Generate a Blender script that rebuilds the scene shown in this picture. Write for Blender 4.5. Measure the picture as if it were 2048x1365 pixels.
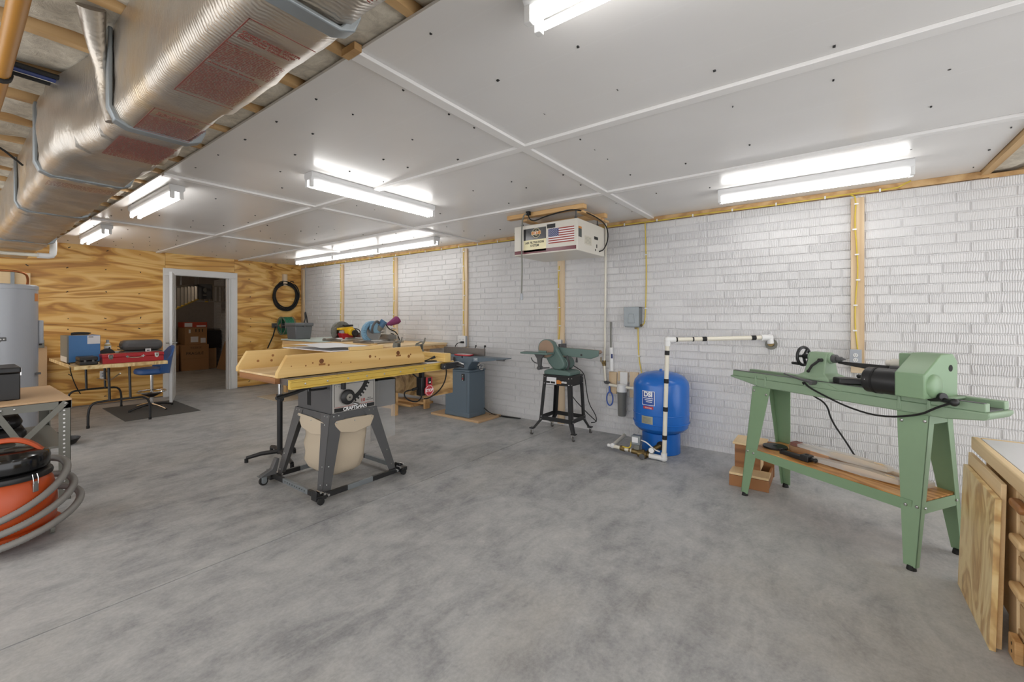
import bpy, math, random
from mathutils import Vector, Matrix, noise
D = bpy.data
for o in list(D.objects): D.objects.remove(o)
SC = bpy.context.scene
COL = SC.collection
PI = math.pi
rnd = random.Random(7)

# ---------------------------------------------------------------- camera, world, exposure
cam = D.cameras.new('camera'); cam_o = D.objects.new('camera', cam); COL.objects.link(cam_o)
cam.sensor_width = 36.0; cam.lens = 859.5/2048*36.0; cam.shift_y = -47.5/2048; cam.clip_start = .02
cam_o.location = (0, 0, 1.323); cam_o.rotation_euler = (PI/2, 0, -math.radians(53.43))
SC.camera = cam_o
SC.view_settings.view_transform = 'Standard'; SC.view_settings.look = 'None'
SC.view_settings.gamma = 1.0; SC.view_settings.use_curve_mapping = False
SC.view_settings.exposure = 1.30
SC.cycles.max_bounces = 8; SC.cycles.diffuse_bounces = 5; SC.cycles.glossy_bounces = 4
SC.cycles.transmission_bounces = 5; SC.cycles.transparent_max_bounces = 8
SC.cycles.sample_clamp_indirect = 6.0
TUBE_POWER = 6.0          # emission strength of the fluorescent tubes
W = D.worlds.new('world'); SC.world = W; W.use_nodes = True
W.node_tree.nodes['Background'].inputs[0].default_value = (.97, .98, 1, 1)
W.node_tree.nodes['Background'].inputs[1].default_value = 1.0

# ---------------------------------------------------------------- materials
def S(h):
    h = h.lstrip('#'); r = []
    for i in (0, 2, 4):
        c = int(h[i:i+2], 16)/255; r.append(c/12.92 if c <= .04045 else ((c+.055)/1.055)**2.4)
    return (*r, 1)
class G:
    """small node-tree helper"""
    def __init__(s, name):
        s.m = D.materials.new(name); s.m.use_nodes = True; s.t = s.m.node_tree
        s.b = s.t.nodes['Principled BSDF']; s.out = s.t.nodes['Material Output']
    def n(s, typ, **k):
        nd = s.t.nodes.new('ShaderNode'+typ)
        for a, v in k.items():
            if a.startswith('i_'): s.put(nd.inputs[int(a[2:]) if a[2:].isdigit() else a[2:].replace('_', ' ')], v)
            else: setattr(nd, a, v)
        return nd
    def put(s, sock, v):
        if hasattr(v, 'outputs'): v = v.outputs[0]
        if isinstance(v, bpy.types.NodeSocket): s.t.links.new(v, sock)
        else: sock.default_value = v
    def p(s, **k):
        for a, v in k.items(): s.put(s.b.inputs[a.replace('_', ' ')], v)
        return s
    def coord(s, sc=(1, 1, 1), rand=True, kind='Object'):
        c = s.n('TexCoord').outputs[kind]
        if rand:
            oi = s.n('ObjectInfo').outputs['Random']
            v = s.n('VectorMath', operation='SCALE', i_0=(13.1, 7.7, 9.3)); s.put(v.inputs['Scale'], oi)
            a = s.n('VectorMath', operation='ADD', i_0=c, i_1=v.outputs[0]); c = a.outputs[0]
        mp = s.n('VectorMath', operation='MULTIPLY', i_0=c, i_1=sc)
        return mp.outputs[0]
    def noise(s, vec, scale=5, detail=4, rough=.55, dist=0):
        nd = s.n('TexNoise'); s.put(nd.inputs['Vector'], vec)
        nd.inputs['Scale'].default_value = scale; nd.inputs['Detail'].default_value = detail
        nd.inputs['Roughness'].default_value = rough; nd.inputs['Distortion'].default_value = dist
        return nd.outputs[0]
    def ramp(s, fac, stops):
        r = s.n('ValToRGB'); s.put(r.inputs[0], fac); e = r.color_ramp.elements
        while len(e) < len(stops): e.new(.5)
        for el, (p_, c) in zip(e, stops): el.position = p_; el.color = S(c) if isinstance(c, str) else (c, c, c, 1)
        return r.outputs[0]
    def math(s, op, a, b=0.0, c=None):
        nd = s.n('Math', operation=op, i_0=a, i_1=b)
        if c is not None: s.put(nd.inputs[2], c)
        return nd.outputs[0]
    def mix(s, f, a, b, mode='MIX'):
        nd = s.n('MixRGB', blend_type=mode); s.put(nd.inputs[0], f)
        s.put(nd.inputs[1], S(a) if isinstance(a, str) else a); s.put(nd.inputs[2], S(b) if isinstance(b, str) else b)
        return nd.outputs[0]
    def bump(s, h, strength=.3, dist=.005):
        nd = s.n('Bump'); nd.inputs['Strength'].default_value = strength; nd.inputs['Distance'].default_value = dist
        s.put(nd.inputs['Height'], h); s.put(s.b.inputs['Normal'], nd.outputs[0]); return s
def plain(name, col, rough=.5, metal=0., var=.06, bump=0, sc=30, spec=.5):
    g = G(name); n = g.noise(g.coord(), sc, 3)
    c = S(col); lo = tuple(x*(1-var) for x in c[:3])+(1,); hi = tuple(min(1, x*(1+var)) for x in c[:3])+(1,)
    g.p(Base_Color=g.mix(n, lo, hi), Roughness=rough, Metallic=metal, Specular_IOR_Level=spec)
    if bump: g.bump(n, bump, .002)
    return g.m
def wood(name, light, dark, axis='X', bands=9, sc=1.6, stretch=.16, rough=.55, grain=.35, knots=False, mid=None):
    g = G(name); st = {'X': (stretch, 1, 1), 'Y': (1, stretch, 1), 'Z': (1, 1, stretch)}[axis]
    v = g.coord(st); n1 = g.noise(v, sc, 2, .5, .4)
    s_ = g.math('SINE', g.math('MULTIPLY', n1, bands*6.28)); s_ = g.math('MULTIPLY_ADD', s_, .5, .5)
    st2 = tuple(x*.12 if x < 1 else x for x in st)
    fine = g.noise(g.coord(st2), 60, 3, .6)
    f = g.math('ADD', g.math('MULTIPLY', s_, 1-grain), g.math('MULTIPLY', fine, grain))
    col = g.ramp(f, [(.12, light), (.5, mid or light), (.93, dark)])
    if knots:
        vo = g.n('TexVoronoi'); g.put(vo.inputs['Vector'], g.coord((1, 1, 1.6))); vo.inputs['Scale'].default_value = knots
        k = g.ramp(vo.outputs['Distance'], [(.03, 1.), (.085, 0.)]); col = g.mix(g.math('MULTIPLY', k, .75), col, '#7a4a1c')
    g.p(Base_Color=col, Roughness=rough); g.bump(f, .08, .002); return g.m
def emit(name, col, st):
    g = G(name); e = g.n('Emission'); e.inputs[0].default_value = col; e.inputs[1].default_value = st
    g.t.links.new(e.outputs[0], g.out.inputs[0]); return g.m
def clear(name, col, tr=.75, rough=.08):
    g = G(name); g.p(Base_Color=S(col), Roughness=rough)
    t = g.n('BsdfTransparent'); t.inputs[0].default_value = S(col); m = g.n('MixShader'); m.inputs[0].default_value = tr
    g.t.links.new(g.b.outputs[0], m.inputs[1]); g.t.links.new(t.outputs[0], m.inputs[2]); g.t.links.new(m.outputs[0], g.out.inputs[0]); return g.m

def m_floor():
    g = G('concrete'); v = g.coord(rand=False)
    a = g.noise(v, .5, 5, .6, .5); b = g.noise(v, 2.1, 8, .68, .8); c = g.noise(v, 60, 3, .6)
    rot = g.n('Mapping'); g.put(rot.inputs[0], v); rot.inputs['Rotation'].default_value = (0, 0, .55); rot.inputs['Scale'].default_value = (1.1, 2.6, 1)
    d = g.noise(rot.outputs[0], 2.0, 9, .72, 1.0); e = g.noise(v, 5.5, 8, .75, .3)
    f = g.math('ADD', g.math('MULTIPLY', a, .22), g.math('ADD', g.math('MULTIPLY', b, .24), g.math('ADD', g.math('MULTIPLY', d, .28), g.math('MULTIPLY', e, .26))))
    col = g.ramp(f, [(.37, '#75777a'), (.445, '#979899'), (.50, '#abacac'), (.56, '#b9b9b8'), (.66, '#cfcdc9')])
    tan = g.ramp(g.noise(v, .7, 5, .6, .3), [(.50, 0.), (.66, 1.)]); col = g.mix(g.math('MULTIPLY', tan, .24), col, '#a89f8d')
    red = g.ramp(g.noise(v, 1.7, 6, .7), [(.66, 0.), (.74, 1.)]); col = g.mix(g.math('MULTIPLY', red, .25), col, '#a58678')
    dk = g.ramp(g.noise(rot.outputs[0], 1.2, 7, .7), [(.36, 1.), (.46, 0.)]); col = g.mix(g.math('MULTIPLY', dk, .28), col, '#626366')
    pits = g.ramp(g.noise(v, 11, 6, .75), [(.30, 1.), (.36, 0.)]); col = g.mix(g.math('MULTIPLY', pits, .35), col, '#5c5c5c')
    scuff = g.ramp(g.math('MULTIPLY', d, e), [(.36, 0.), (.46, 1.)]); col = g.mix(g.math('MULTIPLY', scuff, .6), col, '#dad8d3')
    col = g.mix(.14, col, g.ramp(c, [(.3, '#6c6c6c'), (.7, '#cfcfcf')]))
    g.p(Base_Color=col, Roughness=g.ramp(b, [(.3, .6), (.7, .42)]), Specular_IOR_Level=.35)
    g.bump(g.math('ADD', b, g.math('MULTIPLY', c, .25)), .10, .004); return g.m
def m_brick():
    g = G('white_painted_brick'); v = g.coord((1, 1, 1), True)
    w = g.n('TexWave', wave_type='BANDS', bands_direction='Y'); g.put(w.inputs['Vector'], v)
    w.inputs['Scale'].default_value = 24; w.inputs['Distortion'].default_value = 5.; w.inputs['Detail'].default_value = 2; w.inputs['Detail Scale'].default_value = .55
    msk = g.ramp(g.noise(v, 1.6, 3), [(.36, .25), (.6, 1.)])
    f = g.math('MULTIPLY', w.outputs['Fac'], msk); n = g.noise(v, 70, 3)
    pit = g.ramp(g.noise(v, 13, 5, .7), [(.25, 1.), (.29, 0.)])
    col = g.mix(g.math('MULTIPLY', pit, .4), g.ramp(g.noise(v, 1.1, 4), [(.3, '#d0cfcf'), (.7, '#d9d8d8')]), '#8d8c8c')
    g.p(Base_Color=col, Roughness=.55); g.bump(g.math('ADD', f, g.math('MULTIPLY', n, .3)), .62, .007); return g.m
def m_ceil():
    g = G('white_ceiling_panel'); v = g.coord((1, .06, 1), False)
    lines = g.n('TexWave', wave_type='BANDS', bands_direction='X', wave_profile='SAW'); g.put(lines.inputs['Vector'], g.coord(rand=False))
    lines.inputs['Scale'].default_value = .82
    ln = g.ramp(lines.outputs['Fac'], [(.0, 1.), (.03, 0.)]); n = g.noise(v, 120, 3); big = g.noise(g.coord(rand=False), .9, 3)
    col = g.mix(g.math('MULTIPLY', ln, .12), g.ramp(big, [(.3, '#dbd9d7'), (.7, '#e4e2e0')]), '#eeeeee')
    g.p(Base_Color=col, Roughness=.27, Specular_IOR_Level=.38)
    g.bump(g.math('ADD', g.math('MULTIPLY', n, .25), g.math('MULTIPLY', big, .8)), .10, .004); return g.m
def m_ply(name, c1, c2, c3, axis='X', sc=.9, st=.3, bands=6.5, rough=.42):
    g = G(name); s3 = {'X': (st, 1, 1), 'Y': (1, st, 1), 'Z': (1, 1, st)}[axis]
    v = g.coord(s3); n1 = g.noise(v, sc*2.2, 3, .45, .9)
    s_ = g.math('MULTIPLY_ADD', g.math('SINE', g.math('MULTIPLY', n1, bands*6.28)), .5, .5)
    n2 = g.noise(v, sc*7, 4, .6, .5); f = g.math('ADD', g.math('MULTIPLY', s_, .62), g.math('MULTIPLY', n2, .38))
    fine = g.noise(g.coord(tuple(x*.08 if x < 1 else x for x in s3)), 90, 2)
    col = g.ramp(f, [(.22, c1), (.45, c2), (.62, c2), (.83, c3)])
    col = g.mix(.10, col, g.ramp(fine, [(.3, '#3a2408'), (.7, '#ffe9b8')]), 'OVERLAY')
    g.p(Base_Color=col, Roughness=rough); g.bump(fine, .06, .001); return g.m
def m_foil():
    g = G('foil_wrap'); v = g.coord(rand=False); cr = g.noise(g.coord((1, 3.2, 1), False), 11, 5, .62, .5)
    w = g.n('TexWave', wave_type='BANDS', bands_direction='Y'); g.put(w.inputs['Vector'], v); w.inputs['Scale'].default_value = 22; w.inputs['Distortion'].default_value = 3.5; w.inputs['Detail'].default_value = 2; w.inputs['Detail Scale'].default_value = 1.4
    big = g.noise(v, 3.2, 3); m = g.ramp(g.noise(v, 2.6, 3), [(.4, 0.), (.65, 1.)])
    col = g.ramp(g.noise(v, 2.1, 4, .6), [(.32, '#a9a39a'), (.5, '#b9b1a6'), (.66, '#c4b193')])
    g.p(Base_Color=col, Metallic=.8, Roughness=.34)
    g.bump(g.math('ADD', g.math('ADD', cr, g.math('MULTIPLY', big, .6)), g.math('MULTIPLY', g.math('MULTIPLY', w.outputs['Fac'], m), .5)), .34, .010); return g.m
def m_batt():
    g = G('fiberglass_batt'); v = g.coord(rand=False); n = g.noise(v, 14, 6, .7, .5)
    g.p(Base_Color=g.ramp(n, [(.3, '#aca497'), (.55, '#cdc5b5'), (.75, '#e0d9cb')]), Roughness=.95, Specular_IOR_Level=.05); g.bump(n, .5, .02); return g.m

M = {}
M['floor'] = m_floor(); M['brick'] = m_brick(); M['ceil'] = m_ceil(); M['foil'] = m_foil(); M['batt'] = m_batt()
M['ply_wall'] = m_ply('plywood_wall', '#e8c17a', '#d6a556', '#b07c3a', 'X', 1.25, .2, 7)
M['ply_pale'] = m_ply('pale_plywood', '#e6cf9f', '#d8bc87', '#b99565', 'Z', 2.2, .45, 5)
M['ply_skirt'] = m_ply('plywood_skirt', '#cfae7c', '#bd9a66', '#8e6b40', 'X', 2.4, .3, 4)
M['pine'] = wood('yellow_pine', '#dfbf82', '#c69c5a', 'X', 5, 2.2, .1, .5, .45, mid='#d6b272')
M['pine_y'] = wood('yellow_pine_y', '#e3c27c', '#cda25c', 'Y', 5, 2.2, .1, .5, .45, mid='#dbb66c')
M['pine_pale'] = wood('pale_wood', '#e8cfa4', '#caa673', 'X', 4, 2, .1, .55, .5, mid='#dfc294')
M['stud'] = wood('stud_lumber', '#dfcbae', '#bfa07a', 'Z', 5, 4, .08, .6, .45, mid='#d4bd9c')
M['joist'] = wood('joist_lumber', '#cdab7c', '#a37d50', 'X', 5, 3, .1, .65, .45, mid='#c09b6a')
M['lumber'] = wood('lumber', '#d8b07a', '#a97b48', 'Y', 5, 3, .1, .6, .45)
M['brown'] = wood('brown_stained_wood', '#9a693e', '#6b4322', 'Y', 5, 3, .12, .5, .4)
M['particle'] = plain('particle_board', '#c3a27c', .6, 0, .12, .1, 140)
M['shelf_ply'] = m_ply('shelf_plywood', '#d9a86c', '#c98f50', '#a56f35', 'X', 2.4, .2, 6)
M['white'] = plain('white_paint', '#dfdfde', .38, 0, .02)
M['trimw'] = plain('white_batten', '#e6e4e2', .4, 0, .02)
M['housing'] = plain('white_enamel', '#d9d9d9', .3, 0, .01)
M['tube'] = emit('lit_tube', (1, .985, .96, 1), TUBE_POWER)
M['cream'] = plain('cream_enamel', '#d8d3c8', .35, 0, .02)
M['black'] = plain('black_plastic', '#1e1e1f', .42, 0, .1)
M['blacksteel'] = plain('black_steel', '#232324', .38, 0, .1)
M['rubber'] = plain('black_rubber', '#161616', .7, 0, .1)
M['gray_dk'] = plain('dark_gray_paint', '#515152', .45, 0, .05)
M['gray_md'] = plain('gray_paint', '#77776f', .5, 0, .06)
M['gray_bin'] = plain('gray_plastic', '#5d5f61', .5, 0, .05)
M['gray_lt'] = plain('light_gray_enamel', '#a6aab1', .3, 0, .02)
M['iron'] = plain('cast_iron', '#75706b', .4, .7, .1, .05, 60)
M['steel'] = plain('steel', '#b4b4b2', .28, .95, .06)
M['alum'] = plain('aluminum', '#a9a59e', .34, .9, .08)
M['galv'] = plain('galvanized', '#8c9295', .45, .6, .12, .1, 18)
M['chrome'] = plain('chrome', '#d9d9d9', .1, 1., .02)
M['brass'] = plain('old_brass', '#7d6a45', .4, .8, .2, .2, 40)
M['copper'] = plain('copper', '#b9754a', .3, .9, .1)
M['yellow'] = plain('yellow_rail_paint', '#c9a94c', .35, 0, .05)
M['cable_y'] = plain('yellow_cable', '#d0b63c', .45, 0, .06)
M['pvc_y'] = plain('yellow_gas_pipe', '#b07a2c', .4, 0, .06)
M['pvc'] = plain('white_pvc', '#dcd7c8', .35, 0, .03)
M['green'] = plain('lathe_green', '#7e9a79', .36, 0, .03)
M['green_cast'] = plain('cast_green', '#889f84', .42, 0, .05, .15, 22)
M['teal'] = plain('sander_green', '#5f756f', .4, 0, .06, .1, 30)
M['slate'] = plain('jointer_slate', '#5b6a76', .42, 0, .03)
M['canvas'] = plain('canvas', '#bfb09a', .9, 0, .08, .3, 300)
M['blue'] = plain('tank_blue', '#1c66bd', .22, 0, .03)
M['blue_box'] = plain('blue_enamel', '#3f78b4', .35, 0, .03)
M['vinyl'] = plain('blue_vinyl', '#3763a4', .38, 0, .05)
M['red'] = plain('red_enamel', '#a81f27', .3, 0, .04)
M['redplastic'] = plain('red_plastic', '#b5313a', .4, 0, .04)
M['orange'] = plain('orange_plastic', '#b94b1c', .35, 0, .05)
M['hose'] = plain('gray_vac_hose', '#83807c', .45, 0, .06)
M['green_hose'] = plain('green_hose', '#2f7a5c', .45, 0, .1)
M['tool_y'] = plain('yellow_tool', '#dcb21e', .4, 0, .04)
M['tool_b'] = plain('blue_tool', '#7fa6bf', .4, 0, .06)
M['tool_bd'] = plain('dark_blue_tool', '#41688a', .4, 0, .06)
M['purple'] = plain('purple_cloth', '#7b3460', .8, 0, .1)
M['card'] = plain('cardboard', '#a37a52', .8, 0, .08)
M['card2'] = plain('pale_cardboard', '#b08a62', .8, 0, .08)
M['paper'] = plain('paper', '#e2e2e4', .7, 0, .02)
M['lam'] = plain('white_laminate', '#d6d6d8', .3, 0, .02)
M['mint'] = plain('mint_laminate', '#c3cfc8', .4, 0, .03)
M['mat'] = plain('dark_mat', '#575654', .9, 0, .12, .3, 200)
M['ink'] = plain('black_ink', '#191919', .5, 0, 0)
M['redink'] = plain('red_ink', '#a0463c', .5, 0, 0)
M['foilink'] = plain('dark_red_print', '#7c4038', .45, .1, 0)
M['whiteink'] = plain('white_ink', '#ececec', .5, 0, 0)
M['creamink'] = plain('cream_ink', '#ece3b8', .35, 0, 0)
M['navy'] = plain('navy_ink', '#22356f', .4, 0, 0)
M['orange_ink'] = plain('orange_ink', '#c9803a', .4, 0, 0)
M['sandpaper'] = plain('sandpaper', '#a08672', .9, 0, .15, .3, 200)
M['clear'] = clear('clear_plastic', '#eeeeee', .8)
M['wrap'] = clear('plastic_wrap', '#f4f2ee', .6, .15)
M['smoke'] = clear('smoky_bowl', '#8a8a86', .35)
M['dark'] = plain('dark_recess', '#0d0d0d', .8, 0, 0)
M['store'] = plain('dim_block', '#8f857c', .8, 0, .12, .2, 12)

# ---------------------------------------------------------------- geometry helper
TM = {}
class B:
    def __init__(s): s.v = []; s.f = []
    def add(s, vs, fs):
        k = len(s.v); s.v += [tuple(x) for x in vs]; s.f += [tuple(i+k for i in f) for f in fs]; return s
    def hexa(s, a, b):      # two quads, same winding
        return s.add(list(a)+list(b), [(3, 2, 1, 0), (4, 5, 6, 7)]+[(i, (i+1) % 4, 4+(i+1) % 4, 4+i) for i in range(4)])
    def box(s, x0, y0, z0, x1, y1, z1):
        return s.hexa([(x0, y0, z0), (x1, y0, z0), (x1, y1, z0), (x0, y1, z0)], [(x0, y0, z1), (x1, y0, z1), (x1, y1, z1), (x0, y1, z1)])
    def prism(s, poly, ax, a, b):   # poly in the two other axes (order x,y,z without ax)
        mk = {'x': lambda p, t: (t, p[0], p[1]), 'y': lambda p, t: (p[0], t, p[1]), 'z': lambda p, t: (p[0], p[1], t)}[ax]
        n = len(poly); return s.add([mk(p, a) for p in poly]+[mk(p, b) for p in poly],
            [tuple(range(n-1, -1, -1)), tuple(range(n, 2*n))]+[(i, (i+1) % n, n+(i+1) % n, n+i) for i in range(n)])
    def ring(s, c, u, w, r, n): return [tuple(c[k]+r*(math.cos(2*PI*i/n)*u[k]+math.sin(2*PI*i/n)*w[k]) for k in range(3)) for i in range(n)]
    def cyl(s, p, q, r, r2=None, n=16, caps=True):
        p = Vector(p); q = Vector(q); d = (q-p).normalized(); u = d.orthogonal().normalized(); w = d.cross(u)
        vs = s.ring(p, u, w, r, n)+s.ring(q, u, w, r if r2 is None else r2, n)
        fs = [(i, (i+1) % n, n+(i+1) % n, n+i) for i in range(n)]
        if caps: fs += [tuple(range(n-1, -1, -1)), tuple(range(n, 2*n))]
        return s.add(vs, fs)
    def tube(s, pts, r, n=8, closed=False, sm=0):
        P = [Vector(p) for p in pts]
        for _ in range(sm):      # corner-cutting
            Q = [] if closed else [P[0]]
            for i in range(len(P) if closed else len(P)-1):
                a = P[i]; b = P[(i+1) % len(P)]; Q += [a*.75+b*.25, a*.25+b*.75]
            if not closed: Q.append(P[-1])
            P = Q
        m = len(P); vs = []; u = None
        for i in range(m):
            if closed: d = P[(i+1) % m]-P[i-1]
            else: d = P[min(i+1, m-1)]-P[max(i-1, 0)]
            d.normalize()
            u = d.orthogonal() if u is None else u-d*u.dot(d)
            u.normalize(); vs += s.ring(P[i], u, d.cross(u), r[i*len(r)//m] if isinstance(r, (list, tuple)) else r, n)
        fs = [(i*n+j, i*n+(j+1) % n, ((i+1) % m)*n+(j+1) % n, ((i+1) % m)*n+j) for i in range(m if closed else m-1) for j in range(n)]
        if not closed: fs += [tuple(range(n-1, -1, -1)), tuple(range((m-1)*n, m*n))]
        return s.add(vs, fs)
    def lathe(s, c, prof, n=28, ax='z'):
        mk = {'z': lambda r, h, a: (c[0]+r*math.cos(a), c[1]+r*math.sin(a), c[2]+h), 'x': lambda r, h, a: (c[0]+h, c[1]+r*math.cos(a), c[2]+r*math.sin(a)),
              'y': lambda r, h, a: (c[0]+r*math.sin(a), c[1]+h, c[2]+r*math.cos(a))}[ax]
        vs = [mk(r, h, 2*PI*i/n) for r, h in prof for i in range(n)]; m = len(prof)
        fs = [(i*n+j, i*n+(j+1) % n, (i+1)*n+(j+1) % n, (i+1)*n+j) for i in range(m-1) for j in range(n)]
        return s.add(vs, fs+[tuple(range(n-1, -1, -1)), tuple(range((m-1)*n, m*n))])
    def ball(s, c, r, n=14):
        if not isinstance(r, tuple): r = (r, r, r)
        k = n//2; vs = [(c[0]+r[0]*math.sin(PI*i/k)*math.cos(2*PI*j/n), c[1]+r[1]*math.sin(PI*i/k)*math.sin(2*PI*j/n), c[2]+r[2]*math.cos(PI*i/k)) for i in range(1, k) for j in range(n)]
        t = len(vs); vs += [(c[0], c[1], c[2]+r[2]), (c[0], c[1], c[2]-r[2])]
        fs = [(i*n+j, (i+1)*n+j, (i+1)*n+(j+1) % n, i*n+(j+1) % n) for i in range(k-2) for j in range(n)]
        fs += [(t, j, (j+1) % n) for j in range(n)]+[(t+1, (k-2)*n+(j+1) % n, (k-2)*n+j) for j in range(n)]
        return s.add(vs, fs)
    def loft(s, rings, caps=True):
        n = len(rings[0]); m = len(rings); fs = [(i*n+j, i*n+(j+1) % n, (i+1)*n+(j+1) % n, (i+1)*n+j) for i in range(m-1) for j in range(n)]
        if caps: fs += [tuple(range(n-1, -1, -1)), tuple(range((m-1)*n, m*n))]
        return s.add([p for r in rings for p in r], fs)
    def build(s, name, mat, parent=None, bev=0., loc=False, ang=38, kind=None, label=None):
        """mesh object; coordinates are world coordinates unless loc (then the thing's own)"""
        me = D.meshes.new(name); vs = s.v
        if parent is not None and not loc:
            inv = TM[parent.name].inverted(); vs = [tuple(inv @ Vector(v)) for v in vs]
        me.from_pydata(vs, [], s.f); me.validate(); 
        import bmesh
        bm = bmesh.new(); bm.from_mesh(me); bmesh.ops.recalc_face_normals(bm, faces=bm.faces); bm.to_mesh(me); bm.free()
        me.materials.append(mat if not isinstance(mat, str) else M[mat])
        me.polygons.foreach_set('use_smooth', [True]*len(me.polygons)); me.set_sharp_from_angle(angle=math.radians(ang))
        o = D.objects.new(name, me); COL.objects.link(o)
        if parent is not None: o.parent = parent; TM[o.name] = TM[parent.name]
        else: TM[o.name] = Matrix()
        if bev:
            b = o.modifiers.new('bevel', 'BEVEL'); b.width = bev; b.segments = 2; b.limit_method = 'ANGLE'; b.angle_limit = math.radians(40)
            b.harden_normals = False
        if kind: o['kind'] = kind
        if label: o['label'] = label
        return o
def tag(o, label, cat, group=None):
    o['label'] = label; o['category'] = cat
    if group: o['group'] = group
    return o
def thing(name, label, cat, loc=(0, 0, 0), rot=0., group=None):
    o = D.objects.new(name, None); COL.objects.link(o); o.empty_display_size = .1
    o.location = loc; o.rotation_euler = (0, 0, rot); TM[o.name] = Matrix.Translation(loc) @ Matrix.Rotation(rot, 4, 'Z')
    return tag(o, label, cat, group)
def kids(o): return [c for c in D.objects if c.parent == o]
def dup(root, loc, rot=None, label=None):
    def cp(o, par):
        c = o.copy(); COL.objects.link(c); c.parent = par
        for ch in CH.get(o.name, []): cp(ch, c)
        return c
    CH = {}
    for x in D.objects:
        if x.parent: CH.setdefault(x.parent.name, []).append(x)
    r = cp(root, None); r.location = loc
    if rot is not None: r.rotation_euler = (0, 0, rot)
    TM[r.name] = Matrix.Translation(loc) @ Matrix.Rotation(r.rotation_euler.z, 4, 'Z')
    if label: r['label'] = label
    return r
def text(parent, s, size, at, right, up, mat, name='lettering', align='CENTER', sx=1., bold=0., wrap=None, loc=False, depth=.0006, space=1.):
    cu = D.curves.new('t', 'FONT'); cu.body = s; cu.size = size; cu.align_x = align; cu.align_y = 'CENTER'; cu.extrude = depth; cu.offset = bold; cu.resolution_u = 3; cu.space_line = space
    o = D.objects.new('t', cu); me = D.meshes.new_from_object(o); R = Vector(right).normalized(); U = Vector(up).normalized(); N = R.cross(U); at = Vector(at)
    vs = []
    for v in me.vertices:
        x, y, z = v.co.x*sx, v.co.y, v.co.z+depth
        if wrap: a = x/wrap; vs.append(at + R*(wrap*math.sin(a)) + N*(wrap*(math.cos(a)-1)+z) + U*y)
        else: vs.append(at + R*x + U*y + N*z)
    b = B(); b.add(vs, [tuple(p.vertices) for p in me.polygons]); D.objects.remove(o); D.curves.remove(cu); D.meshes.remove(me)
    return b.build(name, mat, parent, loc=loc, ang=20)
def quadpatch(at, right, up, w, h, off=.001, wrap=None, n=8):
    """thin raised rectangle centred at a point, optionally bent round a vertical cylinder"""
    R = Vector(right).normalized(); U = Vector(up).normalized(); N = R.cross(U); at = Vector(at); b = B(); k = n if wrap else 1; fr = []
    for i in range(k+1):
        x = -w/2+w*i/k
        base = at+R*(wrap*math.sin(x/wrap))+N*(wrap*(math.cos(x/wrap)-1)) if wrap else at+R*x
        nn = (R*math.sin(x/wrap)+N*math.cos(x/wrap)) if wrap else N
        fr.append([base-U*h/2-nn*off, base+U*h/2-nn*off, base+U*h/2+nn*off, base-U*h/2+nn*off])
    b.loft(fr); return b
def arc(c, r, a0, a1, n, ax='y'):
    o = []
    for i in range(n+1):
        a = a0+(a1-a0)*i/n; p, q = r*math.cos(a), r*math.sin(a)
        o.append({'y': (c[0]+p, c[1], c[2]+q), 'x': (c[0], c[1]+p, c[2]+q), 'z': (c[0]+p, c[1]+q, c[2])}[ax])
    return o
def structure(o): o['kind'] = 'structure'; return o

# ================================================================ SETTING
XR, YB, ZC, ZB = 4.6, 8.88, 2.395, 2.342
XL, YF = -2.4, -3.2
# ---- floor: slabs between sawn control joints
fl = structure(B().box(XL-.1, YF-.1, -.2, 4.75, 13.9, -.012).build('floor', plain('joint_dark', '#1d1c1b', .9)))
for y0, y1 in ((YF, 2.646), (2.654, YB+.05), (YB+.053, 13.7)):
    structure(B().box(XL, y0, -.012, 4.7, y1, 0).build('slab', 'floor', fl))
# ---- brick-formed concrete wall on the right
wr = structure(B().box(XR+.008, YF, 0, 4.85, 13.8, ZB).build('wall_right', 'brick'))
bl, bh = .305, .0762
def brick_bm(b, y, z, x=XR, h=bh, l=bl):
    g = .0032; e = .0045; X0 = x+.0085
    return b.add([(X0, y+g, z+g), (X0, y+l-g, z+g), (X0, y+l-g, z+h-g), (X0, y+g, z+h-g),
                  (x, y+g+e, z+g+e), (x, y+l-g-e, z+g+e), (x, y+l-g-e, z+h-g-e), (x, y+g+e, z+h-g-e)],
                 [(4, 5, 6, 7), (0, 1, 5, 4), (1, 2, 6, 5), (2, 3, 7, 6), (3, 0, 4, 7)])
brick_me = None; rest = B(); cells = []
for r in range(30):
    z = ZB-(r+1)*bh
    k = 0; y = -1.75+(.076 if r % 2 else 0)+(.15 if (r//7) % 2 else 0)
    while y < 8.5: cells.append((y, z)); y += bl
cells.sort(key=lambda c: max(c[0], -.9)+.35*abs(c[1]-1.3)*0)
near = [c for c in cells if c[0] > -1.15][:298]; ns = set(near)
for (y, z) in near:
    if brick_me is None:
        o = brick_bm(B(), 0, 0, 0).build('brick', 'brick', wr, loc=True); brick_me = o.data; o.location = (XR, y, z)
    else:
        o = D.objects.new('brick', brick_me); COL.objects.link(o); o.parent = wr; o.location = (XR, y, z); TM[o.name] = Matrix()
for c in cells:
    if c not in ns: brick_bm(rest, *c)
for r in range(30):
    y = 9.1+(.076 if r % 2 else 0)
    while y < 13.3: brick_bm(rest, y, ZB-(r+1)*bh); y += bl
rest.build('brickwork', 'brick', wr, kind='stuff')
B().box(4.585, -.93, ZB+.004, 4.72, YB, ZC).build('top_plate', 'joist', wr, .003)
for yc, z0 in ((-.178, .86), (2.65, 0.02), (4.237, .02), (5.813, .02), (7.372, .02), (8.80, .02)):
    B().box(4.566, yc-.044, z0, 4.6, yc+.044, 2.315).build('stud', 'stud', wr, .003)
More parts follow.
